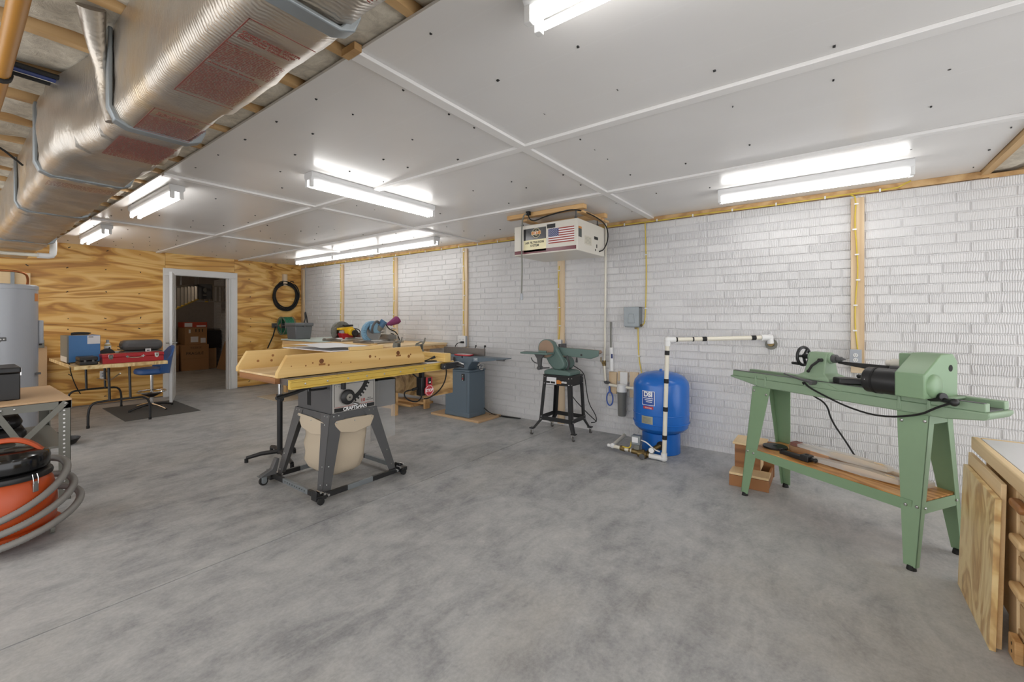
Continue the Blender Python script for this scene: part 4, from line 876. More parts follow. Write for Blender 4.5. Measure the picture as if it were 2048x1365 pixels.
B().box(3.575, 2.44, 2.355, 3.61, 2.48, 2.394).build('plug', 'rubber', pc, .003)
hc = thing('extension_cord', 'gray extension cord end dangling from the ceiling before the air filter', 'cord', (3.58, 2.52, 1.5))
B().tube([(3.58, 2.47, 2.37), (3.57, 2.50, 2.36), (3.565, 2.52, 2.28), (3.565, 2.525, 2.0), (3.565, 2.515, 1.85), (3.56, 2.52, 1.56)], .0075, sm=2).build('cord', 'gray_md', hc); B().cyl((3.56, 2.52, 1.565), (3.56, 2.52, 1.50), .014, .017, 10).build('connector', 'gray_lt', hc, .002)

# ================================================================ WOOD LATHE (own coordinates: x along the bed, y towards the wall)
lt = thing('wood_lathe', 'green wood lathe on a tall four-legged stand with a plywood shelf', 'lathe', (3.507, -.028, 0), math.radians(-122.5))
L = dict(loc=True)
bp = [(-.725, .85), (-.46, .803), (.60, .803), (.745, .825), (.76, .845), (.76, .862), (-.725, .862)]
B().prism(bp, 'y', -.115, .115).build('bed_flange', 'green_cast', lt, .006, **L)
for s_ in (-1, 1): B().prism([(-.71, .862), (.745, .862), (.745, .905), (-.705, .905)], 'y', s_*.088-.02, s_*.088+.02).build('bed_way', 'green_cast', lt, .004, **L)
B().box(-.70, -.068, .84, .74, .068, .868, ).build('bed_slot', 'gray_dk', lt, **L)
B().box(-.70, -.112, .9045, .43, -.085, .907).box(.6, -.112, .9045, .74, -.085, .907).build('way_edge', 'gray_dk', lt, **L)
for x in (-.50, -.42, .40, .53): B().prism([(x-.012, .812), (x+.012, .812), (x+.006, .885), (x-.006, .885)], 'y', -.118, -.10).build('bed_rib', 'green_cast', lt, .003, **L)
B().prism([(-.14, .862), (.10, .862), (.02, .895), (-.08, .895)], 'y', -.113, -.106).build('bed_swell', 'green_cast', lt, .004, **L)
for sx in (-1, 1):
    for sy in (-1, 1):
        xo, xi = sx*.53, sx*.385; yt, yf = sy*.105, sy*.225; xf = sx*.475
        b = B(); n_ = (0, -sy*.003, 0)
        q = [(xo, yt, .803), (xi, yt, .803), (xf, yf, .02), (xo, yf, .02)]; b.hexa(q, [(p[0], p[1]-sy*.004, p[2]) for p in q])
        q = [(xo, yt, .803), (xo, yt-sy*.05, .803), (xo, yf-sy*.03, .02), (xo, yf, .02)]; b.hexa(q, [(p[0]-sx*.004, p[1], p[2]) for p in q])
        lg = b.build('leg', 'green', lt, **L)
        bo = B()
        for fx, z in ((.12, .77), (.85, .755), (.2, .325), (.75, .32)):
            yy = yt+(yf-yt)*(.803-z)/.783; bo.ball((xo+(xi+(xf-xi)*(.803-z)/.783-xo)*fx, yy+sy*.002, z), (.009, .006, .009), 8)
        bo.ball((xo+sx*.002, (yt+yf)/2-sy*.02, .32), (.006, .008, .008), 8).build('bolts', 'steel', lg, kind='stuff', **L)
        B().cyl((xo-sx*.025, yf-sy*.012, 0), (xo-sx*.025, yf-sy*.012, .024), .022, .018, 12).build('foot', 'rubber', lg, **L)
for sy in (-1, 1): B().box(-.49, sy*.178-.002, .29, .49, sy*.178+.002, .35).build('shelf_rail', 'green', lt, **L)
for sx in (-1, 1):
    B().box(sx*.527-.002, -.165, .29, sx*.527+.002, .165, .35).build('end_rail', 'green', lt, **L); B().box(sx*.527-.002, -.10, .755, sx*.527+.002, .10, .803).build('top_rail', 'green', lt, **L)
B().box(-.52, -.173, .335, .52, .173, .354).build('shelf', 'shelf_ply', lt, .001, **L)
# tailstock
ta = B().loft([[(-.20, -.10, .905), (.02, -.10, .905), (.02, .10, .905), (-.20, .10, .905)], [(-.20, -.10, .925), (.015, -.10, .925), (.015, .10, .925), (-.20, .10, .925)],
    [(-.165, -.07, .95), (-.03, -.07, .95), (-.03, .07, .95), (-.165, .07, .95)], [(-.15, -.045, 1.055), (-.035, -.045, 1.055), (-.035, .045, 1.055), (-.15, .045, 1.055)], [(-.15, -.028, 1.09), (-.035, -.028, 1.09), (-.035, .028, 1.09), (-.15, .028, 1.09)]])
ta = ta.build('tailstock', 'green_cast', lt, .006, **L)
B().cyl((-.165, 0, 1.052), (-.02, 0, 1.052), .034, n=20).build('tailstock_barrel', 'green_cast', lt, .003, **L)
B().cyl((-.02, 0, 1.052), (.005, 0, 1.052), .027, n=18).cyl((.005, 0, 1.052), (.035, 0, 1.052), .017, .015, 16).cyl((.035, 0, 1.052), (.06, 0, 1.052), .011, .002, 14).build('live_center', 'gray_dk', lt, .002, **L)
B().tube([(-.215, .062*math.cos(a), 1.052+.062*math.sin(a)) for a in [2*PI*i/24 for i in range(24)]], .0105, 8, True).cyl((-.215, 0, 1.052), (-.16, 0, 1.052), .017, n=12).tube([(-.215, 0, 1.052), (-.215, .04, 1.099)], .009).tube([(-.215, 0, 1.052), (-.215, .02, .992)], .009).tube([(-.215, 0, 1.052), (-.215, -.06, 1.055)], .009).cyl((-.215, -.03, 1.0), (-.275, -.03, 1.0), .011, .009).build('handwheel', 'black', lt, **L)
B().cyl((-.06, -.045, 1.04), (-.06, -.075, 1.04), .012, n=10).tube([(-.06, -.07, 1.04), (-.10, -.085, 1.0), (-.118, -.09, .965)], .008).ball((-.12, -.09, .962), .011, 8).build('lock_lever', 'black', lt, **L)
B().tube([(-.24, -.16, .935), (-.16, -.14, .912), (-.06, -.13, .895)], [.005, .008, .011]).cyl((-.06, -.16, .893), (-.06, -.10, .893), .013, n=10).build('clamp_lever', 'gray_dk', lt, **L)
# tool rest
B().prism([(.04, -.10), (.10, -.13), (.16, -.07), (.42, .05), (.40, .10), (.10, -.01), (.04, -.05)], 'z', .908, .945).build('tool_rest_base', 'black', lt, .008, **L)
B().cyl((.20, .03, .94), (.20, .03, 1.01), .016, n=14).cyl((.20, .03, .935), (.20, .03, .965), .024, n=14).cyl((.20, .03, .952), (.12, .03, .952), .010).ball((.115, .03, .952), .013, 8).build('tool_rest_post', 'black', lt, **L)
B().prism([(-.02, 1.035), (.30, 1.035), (.30, 1.028), (.22, 1.0), (.19, 1.0), (.0, 1.02)], 'y', .02, .04).build('tool_rest', 'black', lt, .003, **L)
# headstock with motor
hp = [(-.215, .90), (-.215, 1.027), (-.06, 1.128), (.045, 1.128), (.09, 1.085), (.09, .90)]
B().prism(hp, 'x', .43, .56).build('belt_housing', 'green', lt, .006, **L)
B().prism([(-.04, .905), (-.04, 1.12), (.07, 1.12), (.09, 1.08), (.09, .905)], 'x', .36, .43).build('headstock', 'green', lt, .006, **L)
B().cyl((.30, .02, 1.052), (.36, .02, 1.052), .028, n=18).cyl((.27, .02, 1.052), (.30, .02, 1.052), .018, n=14).build('spindle_nose', 'cream', lt, .002, **L)
B().lathe((.56, -.135, .965), [(.062, 0), (.058, .012), (.035, .020), (.005, .022)], 24, 'x').build('pressed_boss', 'green', lt, ang=60, **L)
B().lathe((.559, .02, 1.052), [(.003, .0025), (.018, .0025), (.018, 0)], 18, 'x').build('spindle_hole', 'dark', lt, **L)
B().lathe((.24, -.115, .96), [(.03, 0), (.062, .004), (.073, .014), (.073, .19), (.07, .2)], 32, 'x').build('motor', 'black', lt, **L)
B().cyl((.292, -.115, .96), (.303, -.115, .96), .0755, n=32).build('motor_strap', 'rubber', lt, **L); B().lathe((.27, -.188, .965), [(.002, 0), (.004, .001), (.004, .004)], 8, 'y').build('motor_screw', 'steel', lt, **L)
B().box(.30, -.13, .885, .33, -.10, .895).box(.33, -.07, 1.02, .43, -.03, 1.045).build('motor_bracket', 'gray_dk', lt, .003, **L)
B().box(.43, -.115, .896, .60, .09, .905).build('head_base', 'green_cast', lt, .002, **L)
B().cyl((.53, -.10, .90), (.60, -.13, .915), .022, n=14).cyl((.58, -.12, .90), (.645, -.15, .898), .012, n=12).ball((.648, -.15, .898), .020, 12).build('clamp_knob', 'black', lt, .002, **L)
B().tube([(-.13, -.118, .89), (-.10, -.12, .86), (0, -.122, .822), (.15, -.125, .772), (.32, -.13, .752), (.50, -.14, .80), (.58, -.15, .86), (.64, -.15, .895)], .0055, sm=2).tube([(-.14, -.115, .885), (-.13, -.05, .80), (-.09, .05, .74), (-.07, .06, .63), (0, .10, .5), (.06, .10, .41), (.10, .10, .37)], .0055, sm=2).build('power_cord', 'rubber', lt, **L)
B().cyl((.10, .10, .378), (.145, .115, .366), .012, .016, 10).build('plug', 'rubber', lt, .002, **L)
TL = TM[lt.name]
def lw(x, y, z=0): return tuple(TL @ Vector((x, y, z)))
def onshelf(name, label, cat, x, y, rot=0, group=None): return thing(name, label, cat, lw(x, y, .3545), lt.rotation_euler.z+rot, group)
t = onshelf('faceplate_disc', 'flat black metal disc on the lathe shelf', 'disc', -.42, -.01); B().lathe((0, 0, 0), [(.012, .0), (.078, .0), (.08, .003), (.08, .014), (.016, .016), (.013, .010)], 32).build('disc', 'black', t, **L); B().cyl((0, 0, .012), (0, 0, .0165), .013, n=14).build('bore', 'dark', t, **L)
t = onshelf('wood_blank', 'round wooden blank on the lathe shelf beside the black disc', 'wood disc', -.30, .08); B().lathe((0, 0, 0), [(.01, 0), (.062, 0), (.064, .003), (.064, .040), (.06, .043), (.01, .043)], 32).build('blank', plain('blank', '#a98562', .6, 0, .1), t, **L)
t = onshelf('tool_rest_holder', 'black cast tool rest holder lying on the lathe shelf', 'tool rest', -.215, -.085); B().prism([(-.10, -.022), (.06, -.03), (.06, .025), (-.10, .012)], 'z', 0, .026).box(-.105, -.02, .026, -.09, .01, .036).build('arm', 'black', t, .004, **L); B().box(.055, -.032, 0, .11, .03, .042).cyl((.11, 0, .02), (.15, 0, .02), .010, n=10).cyl((.135, 0, .02), (.145, 0, .02), .016, n=10).build('socket', 'black', t, .004, **L); B().cyl((.083, 0, .04), (.083, 0, .0428), .012, n=12).build('socket_hole', 'dark', t, **L)
def chisel(label, x, y, rot, ln, z, capm):
    t = onshelf('wrapped_chisel', label, 'chisel', x, y, rot, 'plastic wrapped turning chisels on the lathe shelf')
    B().tube([(-.20*ln, 0, z), (-.16*ln, 0, z), (-.02*ln, 0, z), (.22*ln, 0, z), (.25*ln, 0, z)], [.010, .016, .014, .019, .012], 12).build('handle', 'pine_pale', t, **L)
    B().box(-.52*ln, -.010, z-.004, -.19*ln, .010, z+.003).build('blade', 'steel', t, **L)
    B().loft([[(-.55*ln, -.028, z-.010), (-.55*ln, .028, z-.010), (-.55*ln, .028, z+.006), (-.55*ln, -.028, z+.006)], [(0, -.032, z-.020), (0, .032, z-.020), (0, .026, z+.024), (0, -.026, z+.024)], [(.28*ln, -.03, z-.014), (.28*ln, .03, z-.014), (.28*ln, .03, z+.012), (.28*ln, -.03, z+.012)]]).build('plastic_sleeve', 'wrap', t, **L)
    if capm: B().box(-.56*ln, -.033, z-.012, -.49*ln, .033, z+.011).build('card_header', capm, t, .001, **L)
chisel('wrapped turning chisel nearest the front edge of the lathe shelf', .18, -.02, .10, .62, .022, None)
chisel('wrapped turning chisel with brown card header on the lathe shelf', .08, .04, .02, .70, .062, plain('card_brown', '#7d5248', .6))
chisel('wrapped turning chisel at the wall side of the lathe shelf', .26, .11, -.06, .66, .022, plain('card_gray', '#b9b3ad', .6))
# ---------------------------------------------------------------- step stool beside the lathe
ss = thing('step_stool', 'small brown wooden step stool on the floor behind the lathe leg', 'step stool', (3.92, .52, 0))
B().box(3.745, .375, 0, 3.765, .645, .085).build('front_board', 'brown', ss, .002); B().box(3.745, .375, .088, 3.91, .645, .106).build('lower_tread', 'pine_pale', ss, .002)
for y0 in (.38, .622): B().box(3.766, y0, 0, 4.16, y0+.018, .086).build('side_board', 'brown', ss, .002)
B().box(3.912, .45, .0, 3.932, .632, .288).build('riser', 'brown', ss, .002); B().prism([(3.895, .29), (4.16, .29), (4.16, .306), (3.895, .306)], 'y', .42, .645).build('upper_tread', 'pine_pale', ss, .002)
for y0 in (.452, .612): B().box(3.934, y0, .087, 4.15, y0+.018, .289).build('upper_side', 'pine_pale', ss, .002)
B().box(4.14, .375, .0, 4.16, .645, .286).build('back_board', 'brown', ss, .002)

# ================================================================ RIGHT FOREGROUND BENCH AND LEANING PANELS
wb_ = thing('work_cabinet', 'pale wooden work cabinet with white top and wooden drawer pulls', 'cabinet', (2.2, -.95, 0))
B().box(1.40, -1.40, .705, 3.02, -.585, .735).build('white_top', 'lam', wb_, .001)
for x0, x1 in ((1.40, 2.30), (2.302, 3.05)): B().box(x0, -.584, .675, x1, -.555, .736).build('edge_band', 'pine_pale', wb_, .006)
B().box(3.021, -1.40, .675, 3.05, -.585, .736).build('edge_band', 'pine_pale', wb_, .006)
B().box(1.45, -1.35, .05, 2.96, -.612, .674).build('carcase', 'pine_pale', wb_, .002)
for x0, x1 in ((1.45, 1.55), (2.545, 2.64), (2.88, 2.96)): B().box(x0, -.612, 0, x1, -.588, .674).build('face_stile', 'pine_pale', wb_, .003)
for z0, z1 in ((.35, .385), (.05, .10), (.635, .674)): B().box(1.55, -.612, z0, 2.545, -.592, z1).build('face_rail', 'pine_pale', wb_, .002)
for z0, z1 in ((.53, .63), (.39, .525), (.205, .345), (.105, .20)): B().box(1.56, -.612, z0, 2.54, -.595, z1).build('drawer', 'pine_pale', wb_, .003)
for z, m in ((.462, 'pine_pale'), (.275, 'pine_pale'), (.60, 'brown')):
    B().prism([(2.42, z-.016), (2.52, z-.016), (2.532, z-.007), (2.532, z+.007), (2.52, z+.016), (2.42, z+.016), (2.408, z+.007), (2.408, z-.007)], 'y', -.594, -.562).build('drawer_pull', m, wb_, .008)
def leaner(name, label, x0, x1, y0, y1, z1, m, th, slant=.02):
    t = thing(name, label, 'panel', ((x0+x1)/2, y0, 0)); B().hexa([(x0, y0, 0), (x1, y0, 0), (x1, y0-th, 0), (x0, y0-th, 0)], [(x0+slant, y1, z1), (x1, y1, z1), (x1, y1-th, z1), (x0+slant, y1-th, z1)]).build('panel', m, t, .0015); return t
leaner('leaning_plywood', 'unfinished plywood panel leaning outermost against the work cabinet', 2.50, 3.03, -.505, -.525, .60, 'ply_pale', .019)
t = leaner('wooden_sheet', 'taller pale framed panel leaning behind the plywood panel', 2.53, 3.06, -.53, -.548, .655, 'pine_pale', .016)
bl_ = thing('floor_block', 'small wooden block with two dark holes at the cabinet corner', 'block', (2.48, -.56, 0)); B().box(2.455, -.587, 0, 2.53, -.562, .085).build('block', 'lumber', bl_, .004)
for z in (.03, .06): B().lathe((2.49, -.5615, z), [(.002, .0), (.007, -.0004), (.007, -.004)], 10, 'y').build('hole', 'dark', bl_)

# ================================================================ FOIL DUCT UNDER THE OPEN JOISTS
du = thing('air_duct', 'foil-wrapped heating duct running under the open joists', 'duct', (.53, 3.5, 2.05))
def dsec(y, xl, xr, zb, k, zt=2.405, rough=.006, n=28):
    o = []; r = .055; P0 = [(xl, zt), (xl, zb+r), (xl+r*.3, zb+r*.3), (xl+r, zb), (xr-r, zb), (xr-r*.3, zb+r*.3), (xr, zb+r), (xr, zt)]
    seg = []; 
    for i in range(len(P0)):
        a, b = P0[i], P0[(i+1) % len(P0)]; m = max(1, int(math.dist(a, b)/.03))
        seg += [(a[0]+(b[0]-a[0])*j/m, a[1]+(b[1]-a[1])*j/m) for j in range(m)]
    c = ((xl+xr)/2, (zb+zt)/2); out = []
    for (x, z) in seg:
        d = Vector((x-c[0], 0, z-c[1])); d.normalize(); w = rough*(noise.noise((x*7, y*7, z*7+k))+.6*noise.noise((x*22, y*16, z*22+k)))
        if z > 2.39: w = 0
        out.append((x+d.x*w, y+.3*w, z+d.z*w))
    return out
def duct_run(name, st, rough, label=None):
    b = B(); rings = []; nmax = None; k = len(name)
    for (y0, a0, b0, c0), (y1, a1, b1, c1) in zip(st, st[1:]):
        m = max(2, int((y1-y0)/.035))
        for i in range(m):
            t = i/m; rings.append((y0+(y1-y0)*t, a0+(a1-a0)*t, b0+(b1-b0)*t, c0+(c1-c0)*t))
    rings.append(st[-1]); R = []
    for q in rings:
        s_ = dsec(*q, k, rough=rough); 
        R.append(s_)
    n = min(len(r) for r in R)
    R = [[r[int(i*len(r)/n)] for i in range(n)] for r in R]
    return b.loft(R).build(name, 'foil', du, ang=70)
duct_run('wrap_section', [(-1.3, .40, .65, 2.055), (1.0, .405, .655, 2.055)], .007)
duct_run('wrap_section', [(1.02, .40, .66, 2.05), (1.2, .405, .66, 2.05), (2.15, .40, .68, 2.05)], .006)
duct_run('wrap_section', [(2.17, .395, .685, 2.048), (2.4, .395, .68, 2.05), (2.65, .355, .685, 2.05), (2.85, .315, .685, 2.05), (3.2, .31, .69, 2.05)], .013)
duct_run('wrap_section', [(3.21, .31, .675, 2.045), (3.35, .335, .675, 2.05), (4.4, .34, .685, 2.05)], .011)
duct_run('wrap_section', [(4.41, .335, .695, 2.045), (4.6, .345, .69, 2.05), (6.2, .345, .72, 2.05)], .010)
duct_run('wrap_section', [(6.21, .34, .73, 2.045), (6.4, .345, .725, 2.055), (8.2, .345, .75, 2.07)], .010)
for y, xl, xr in ((1.01, .395, .665), (2.16, .388, .69), (3.205, .303, .68), (4.405, .328, .698), (6.205, .332, .735)):
    B().prism([(xl-.004, 2.40), (xl-.004, 2.105), (xl+.014, 2.06), (xl+.055, 2.042), (xr-.055, 2.042), (xr-.014, 2.06), (xr+.004, 2.105), (xr+.004, 2.40), (xr-.01, 2.40), (xr-.01, 2.11), (xr-.055, 2.055), (xl+.055, 2.055), (xl+.01, 2.11), (xl+.01, 2.40)], 'y', y-.024, y+.024).build('seam_band', 'galv', du, .004)
B().tube([(.40, 2.18, 2.06), (.385, 2.19, 2.14), (.375, 2.19, 2.25), (.35, 2.14, 2.34), (.33, 2.08, 2.41)], [.016, .017, .02, .03, .04], 12).build('strap_sleeve', 'foil', du)
for (y0, x0, x1, y1) in ((1.12, .452, .618, 1.66), (1.86, .452, .63, 2.12)):
    b = B(); zt_ = 2.0415
    for q in ((x0, y0, x1, y0+.003), (x0, y1, x1, y1+.003), (x0, y0, x0+.003, y1)): b.box(q[0], q[1], zt_, q[2], q[3], zt_+.0008)
    b.build('print_frame', 'foilink', du)
fx = dict(right=(1, 0, 0), up=(0, -1, 0), mat='foilink')
def ptext(s, size, x, y, al='LEFT', **k): return text(du, s, size, (x, y, 2.0418), (1, 0, 0), (0, -1, 0), 'foilink', 'print', al, **k)
ptext('Owens Corning SOFTR\nAll-Service Duct Wrap\nFiber Glass Insulation', .0150, .463, 1.20, bold=.0004, space=.95)
ptext('Standard 2" .75 PCF Type 75', .0105, .455, 1.262)
ptext('Alternate duct covering', .0125, .46, 1.40, bold=.0003); ptext('Owens Corning SOFTR\nAll-Service Duct Wrap\nFiber Glass Insulation', .0125, .47, 1.905)
def fine(y0, y1, x0, x1, k=.0088):
    b = B(); y = y0
    while y < y1:
        x = x0
        while x < x1:
            w = rnd.uniform(.006, .02); b.box(x, y, 2.0418, min(x+w, x1), y+.0035, 2.0424); x += w+.004
        y += k
    b.build('fine_print', 'foilink', du, kind='stuff')
fine(1.275, 1.385, .455, .61); fine(1.425, 1.64, .455, .61); fine(1.945, 2.11, .455, .63); fine(2.26, 2.56, .44, .63, .0075); fine(.35, .85, .44, .60); fine(3.3, 3.42, .36, .66, .02)
# gas pipe, water lines
gp = thing('gas_pipe', 'yellow gas pipe hanging beside the duct under the joists', 'pipe', (.16, 1.5, 2.33))
B().tube([(.15, -.6, 2.335), (.15, 1.2, 2.335), (.165, 2.2, 2.335), (.172, 3.0, 2.335), (.175, 4.8, 2.345)], .026, 12).build('pipe', 'pvc_y', gp); B().cyl((.171, 2.75, 2.335), (.171, 2.79, 2.335), .032, n=14).box(.05, 2.755, 2.33, .145, 2.785, 2.345).build('strap', 'rubber', gp)
for k, (y, z, m, lb) in enumerate(((2.765, 2.392, 'rubber', 'black water line nearest the joist left of the duct'), (2.795, 2.385, 'navy', 'dark blue water line beside the joist left of the duct'), (2.822, 2.392, 'pvc', 'white water line between the blue line and the batt'), (2.85, 2.385, 'rubber', 'black water line against the insulation left of the duct'))):
    t = thing('water_line', lb, 'pipe', (0, y, z), 0, 'water lines under the joists'); B().tube([(-1.4, y, z), (-.4, y+.006, z), (.2, y-.004, z), (.40, y-.006, z-.003)], .011, 8).build('tube', m, t)
t = thing('joist_cable', 'thin black cable strung below the insulation left of the duct', 'cable', (.1, 3.7, 2.36)); B().tube([(-.6, 3.40, 2.30), (.1, 3.58, 2.29), (.22, 3.75, 2.285), (.325, 3.95, 2.25)], .006, sm=1).build('cable', 'rubber', t)

# ================================================================ WATER HEATER CORNER
wh = thing('water_heater', 'tall gray water heater beside the plywood wall', 'water heater', (.43, 7.08, 0))
B().lathe((.43, 7.08, 0), [(.25, .0), (.262, .01), (.27, .02), (.27, 1.62), (.275, 1.625), (.275, 1.66), (.26, 1.672), (.01, 1.675)], 48).build('tank_shell', 'gray_lt', wh, ang=30)
B().box(.692, 7.02, 1.03, .735, 7.16, 1.29).build('control_cover', 'gray_lt', wh, .012)
B().box(.660, 6.93, .70, .705, 6.99, .72).build('access_latch', 'gray_dk', wh)
q = quadpatch((.43+.271*math.cos(-.42), 7.08+.271*math.sin(-.42), 1.54), (-math.sin(-.42), math.cos(-.42), 0), (0, 0, 1), .075, .085, .0012, .27); st = q.build('orange_sticker', 'orange_ink', wh)
B().tube([(.35, 7.02, 1.67), (.35, 7.02, 1.98)], .034, 16).build('vent_pipe', 'pvc', wh)
pv = thing('vent_elbow', 'white plastic pipe elbow turning up beside the end of the duct', 'pipe', (.8, 7.08, 2.1)); B().tube([(.20, 7.06, 2.005), (.70, 7.06, 2.012)], .019, 12).tube([(.20, 7.16, 2.015), (.70, 7.16, 2.022)], .019, 12).build('horizontal_pipe', 'pvc', pv)
B().tube([(.69, 7.08, 2.012), (.80, 7.08, 2.012), (.815, 7.08, 2.05), (.815, 7.08, 2.18)], .03, 12, sm=1).cyl((.815, 7.08, 2.18), (.82, 7.08, 2.40), .026).build('elbow', 'white', pv)
B().tube([(.21, 7.0, 1.79), (.30, 6.98, 1.81), (.50, 6.98, 1.82), (.60, 7.0, 1.80), (.62, 7.03, 1.74), (.615, 7.05, 1.672)], .011, 10, sm=2).build('copper_line', 'copper', wh)
B().cyl((.30, 6.95, 1.672), (.30, 6.95, 1.72), .02).build('nipple', 'white', wh); B().cyl((.30, 6.95, 1.74), (.30, 6.95, 1.86), .022).build('fitting', 'copper', wh)
t = tag(B().box(.40, 8.83, 1.62, .80, 8.879, 1.93).build('backer_board', 'pine_pale', None, .002), 'pale board screwed to the wall above the water heater', 'board')
t = tag(B().box(.62, 8.80, 1.64, .655, 8.83, 1.93).build('pipe_strut', 'galv', None, .002), 'upright metal strut on the pale board above the water heater', 'strut')
t = thing('outlet_post', 'plywood strip on the wall beside the water heater with gray outlet box', 'board', (.88, 8.85, 0)); B().box(.80, 8.81, 0, .955, 8.879, .92).build('strip', 'particle', t, .003)
bx2 = B().box(.80, 8.77, .90, .925, 8.81, 1.01).build('outlet_box', 'gray_md', t, .004); B().box(.82, 8.765, .935, .85, 8.771, .975).box(.87, 8.765, .935, .90, 8.771, .975).build('socket_face', 'ink', bx2)

# ================================================================ FOLDING TABLE AND THINGS ON IT
ft = thing('folding_table', 'folding table with pale plywood top and black tube legs by the plywood wall', 'table', (1.41, 7.95, 0))
TZ = .75
B().box(.975, 7.035, .708, 1.852, 8.84, TZ).build('tabletop', 'ply_pale', ft, .003)
for y, w0, w1 in ((7.12, 1.10, 1.68), (8.45, 1.10, 1.66)):
    B().tube([(w0, y-.03, .0), (w0, y-.03, .20), (w0+.03, y-.03, .285), (w0+.10, y-.03, .305), (w1-.10, y-.03, .305), (w1-.03, y-.03, .285), (w1, y-.03, .20), (w1, y-.03, .0)], .0135, 10, sm=1).build('leg_frame', 'blacksteel', ft)
    for x in (1.29, 1.485): B().cyl((x, y-.03, .305), (x, y+.02, .708), .0135, n=12).build('leg_post', 'blacksteel', ft)
    for x in (w0, w1): B().cyl((x, y-.03, 0), (x, y-.03, .03), .016, n=12).build('foot_cap', 'rubber', ft)
B().tube([(1.40, 7.15, .62), (1.40, 7.7, .48), (1.40, 8.42, .45)], .007).build('brace', 'steel', ft)
B().tube([(1.0, 7.6, .752), (.985, 7.35, .752), (.965, 7.2, .70), (.98, 7.15, .60), (1.02, 7.2, .48), (1.06, 7.25, .40)], .005, sm=2).build('cord', 'rubber', ft)
t = thing('blue_appliance', 'blue metal box with paper sheet taped on, standing on the folding table', 'box', (1.12, 7.75, TZ)); y0 = 7.55
B().box(.985, y0+.004, TZ+.012, 1.275, 8.02, 1.09).build('case', 'gray_md', t, .003); B().box(1.0, y0, TZ+.012, 1.285, y0+.02, 1.095).box(1.268, y0+.02, TZ+.012, 1.285, 8.02, 1.095).build('blue_shell', 'blue_box', t, .004)
B().box(.984, y0+.02, TZ+.012, .988, 8.0, .83).build('base_panel', 'cream', t)
B().box(1.165, y0-.0015, .985, 1.283, y0, 1.09).build('paper_sheet', 'paper', t)
for z in (1.075, 1.062): B().box(1.175, y0-.0022, z, 1.22, y0-.001, z+.006).build('print', 'gray_md', t)
b = B()
for k in range(4): b.tube([(1.02+.006*k, 7.64+.03*k, 1.103+.006*k), (1.07, 7.60+.02*k, 1.112+.006*k), (1.18, 7.62+.02*k, 1.112+.005*k), (1.20+.01*k, 7.70, 1.104+.004*k), (1.10, 7.76, 1.106+.006*k)], .006, 7, True, 1)
b.build('coiled_cord', 'rubber', t)
for x in (1.0, 1.27): B().cyl((x, 7.58, TZ), (x, 7.58, TZ+.014), .012, n=10).build('foot', 'rubber', t)
t = thing('tool_case', 'small black plastic tool case lying at the front of the folding table', 'case', (1.11, 7.22, TZ))
B().box(1.035, 7.13, TZ+.001, 1.195, 7.40, TZ+.048).build('base_shell', 'black', t, .010); B().box(1.035, 7.13, TZ+.051, 1.195, 7.40, TZ+.098).build('lid_shell', 'black', t, .012); B().box(1.07, 7.122, TZ+.036, 1.09, 7.131, TZ+.06).box(1.14, 7.122, TZ+.036, 1.16, 7.131, TZ+.06).build('latch', 'gray_dk', t)
t = thing('red_toolbox', 'long red metal toolbox with chrome latches on the folding table', 'toolbox', (1.53, 7.25, TZ))
B().box(1.235, 7.14, TZ+.001, 1.835, 7.30, TZ+.072).build('body', 'red', t, .004); B().box(1.232, 7.136, TZ+.074, 1.838, 7.304, TZ+.118).build('lid', 'red', t, .006)
for x in (1.31, 1.76):
    la = B().prism([(x-.022, .875-.015), (x+.022, .875-.015), (x+.02, .81), (x, .795), (x-.02, .81)], 'y', 7.130, 7.137).build('latch', 'chrome', t, .002); B().box(x-.008, 7.127, .82, x+.008, 7.131, .845).build('latch_tongue', 'gray_md', la, .001)
B().tube([(1.47, 7.13, .822), (1.49, 7.115, .816), (1.54, 7.112, .812), (1.60, 7.115, .816), (1.615, 7.13, .824)], .006, sm=1).build('handle', 'chrome', t)
for x in (1.465, 1.62): B().prism([(x-.022, .828), (x-.006, .836), (x, .848), (x+.006, .836), (x+.022, .828), (x+.006, .82), (x, .806), (x-.006, .82)], 'y', 7.131, 7.137).build('handle_boss', 'chrome', t)
t = thing('gray_tool_case', 'dark gray round-edged tool case at the back of the folding table', 'case', (1.72, 7.65, TZ))
B().box(1.50, 7.52, TZ+.001, 1.93, 7.78, TZ+.12).build('base_shell', 'gray_dk', t, .03); B().box(1.50, 7.52, TZ+.123, 1.93, 7.78, TZ+.262).build('lid_shell', 'gray_dk', t, .05)
B().box(1.73, 7.513, .85, 1.79, 7.522, .895).build('label', 'paper', t, .001); B().box(1.745, 7.511, .866, 1.775, 7.514, .878).build('print', 'ink', t)
for z in (.93, .89): B().tube([(1.492, 7.55, z), (1.488, 7.66, z), (1.492, 7.76, z)], .006).build('ridge', 'gray_dk', t)
t = thing('spray_bottle', 'white bottle with yellow and black label behind the black disc', 'bottle', (1.432, 7.98, TZ))
B().lathe((1.432, 7.98, TZ), [(.03, .0), (.036, .004), (.037, .19), (.034, .2), (.018, .222), (.01, .224)], 22).build('body', 'white', t); B().lathe((1.432, 7.98, TZ), [(.0372, .185), (.0376, .187), (.0376, .197), (.035, .2)], 22).build('yellow_band', 'tool_y', t); B().cyl((1.432, 7.98, TZ+.222), (1.432, 7.98, TZ+.262), .016, n=14).build('cap', 'gray_lt', t)
B().ball((1.443, 7.945, .895), (.012, .004, .02), 8).ball((1.447, 7.943, .86), (.016, .004, .022), 8).build('label_mark', 'ink', t)
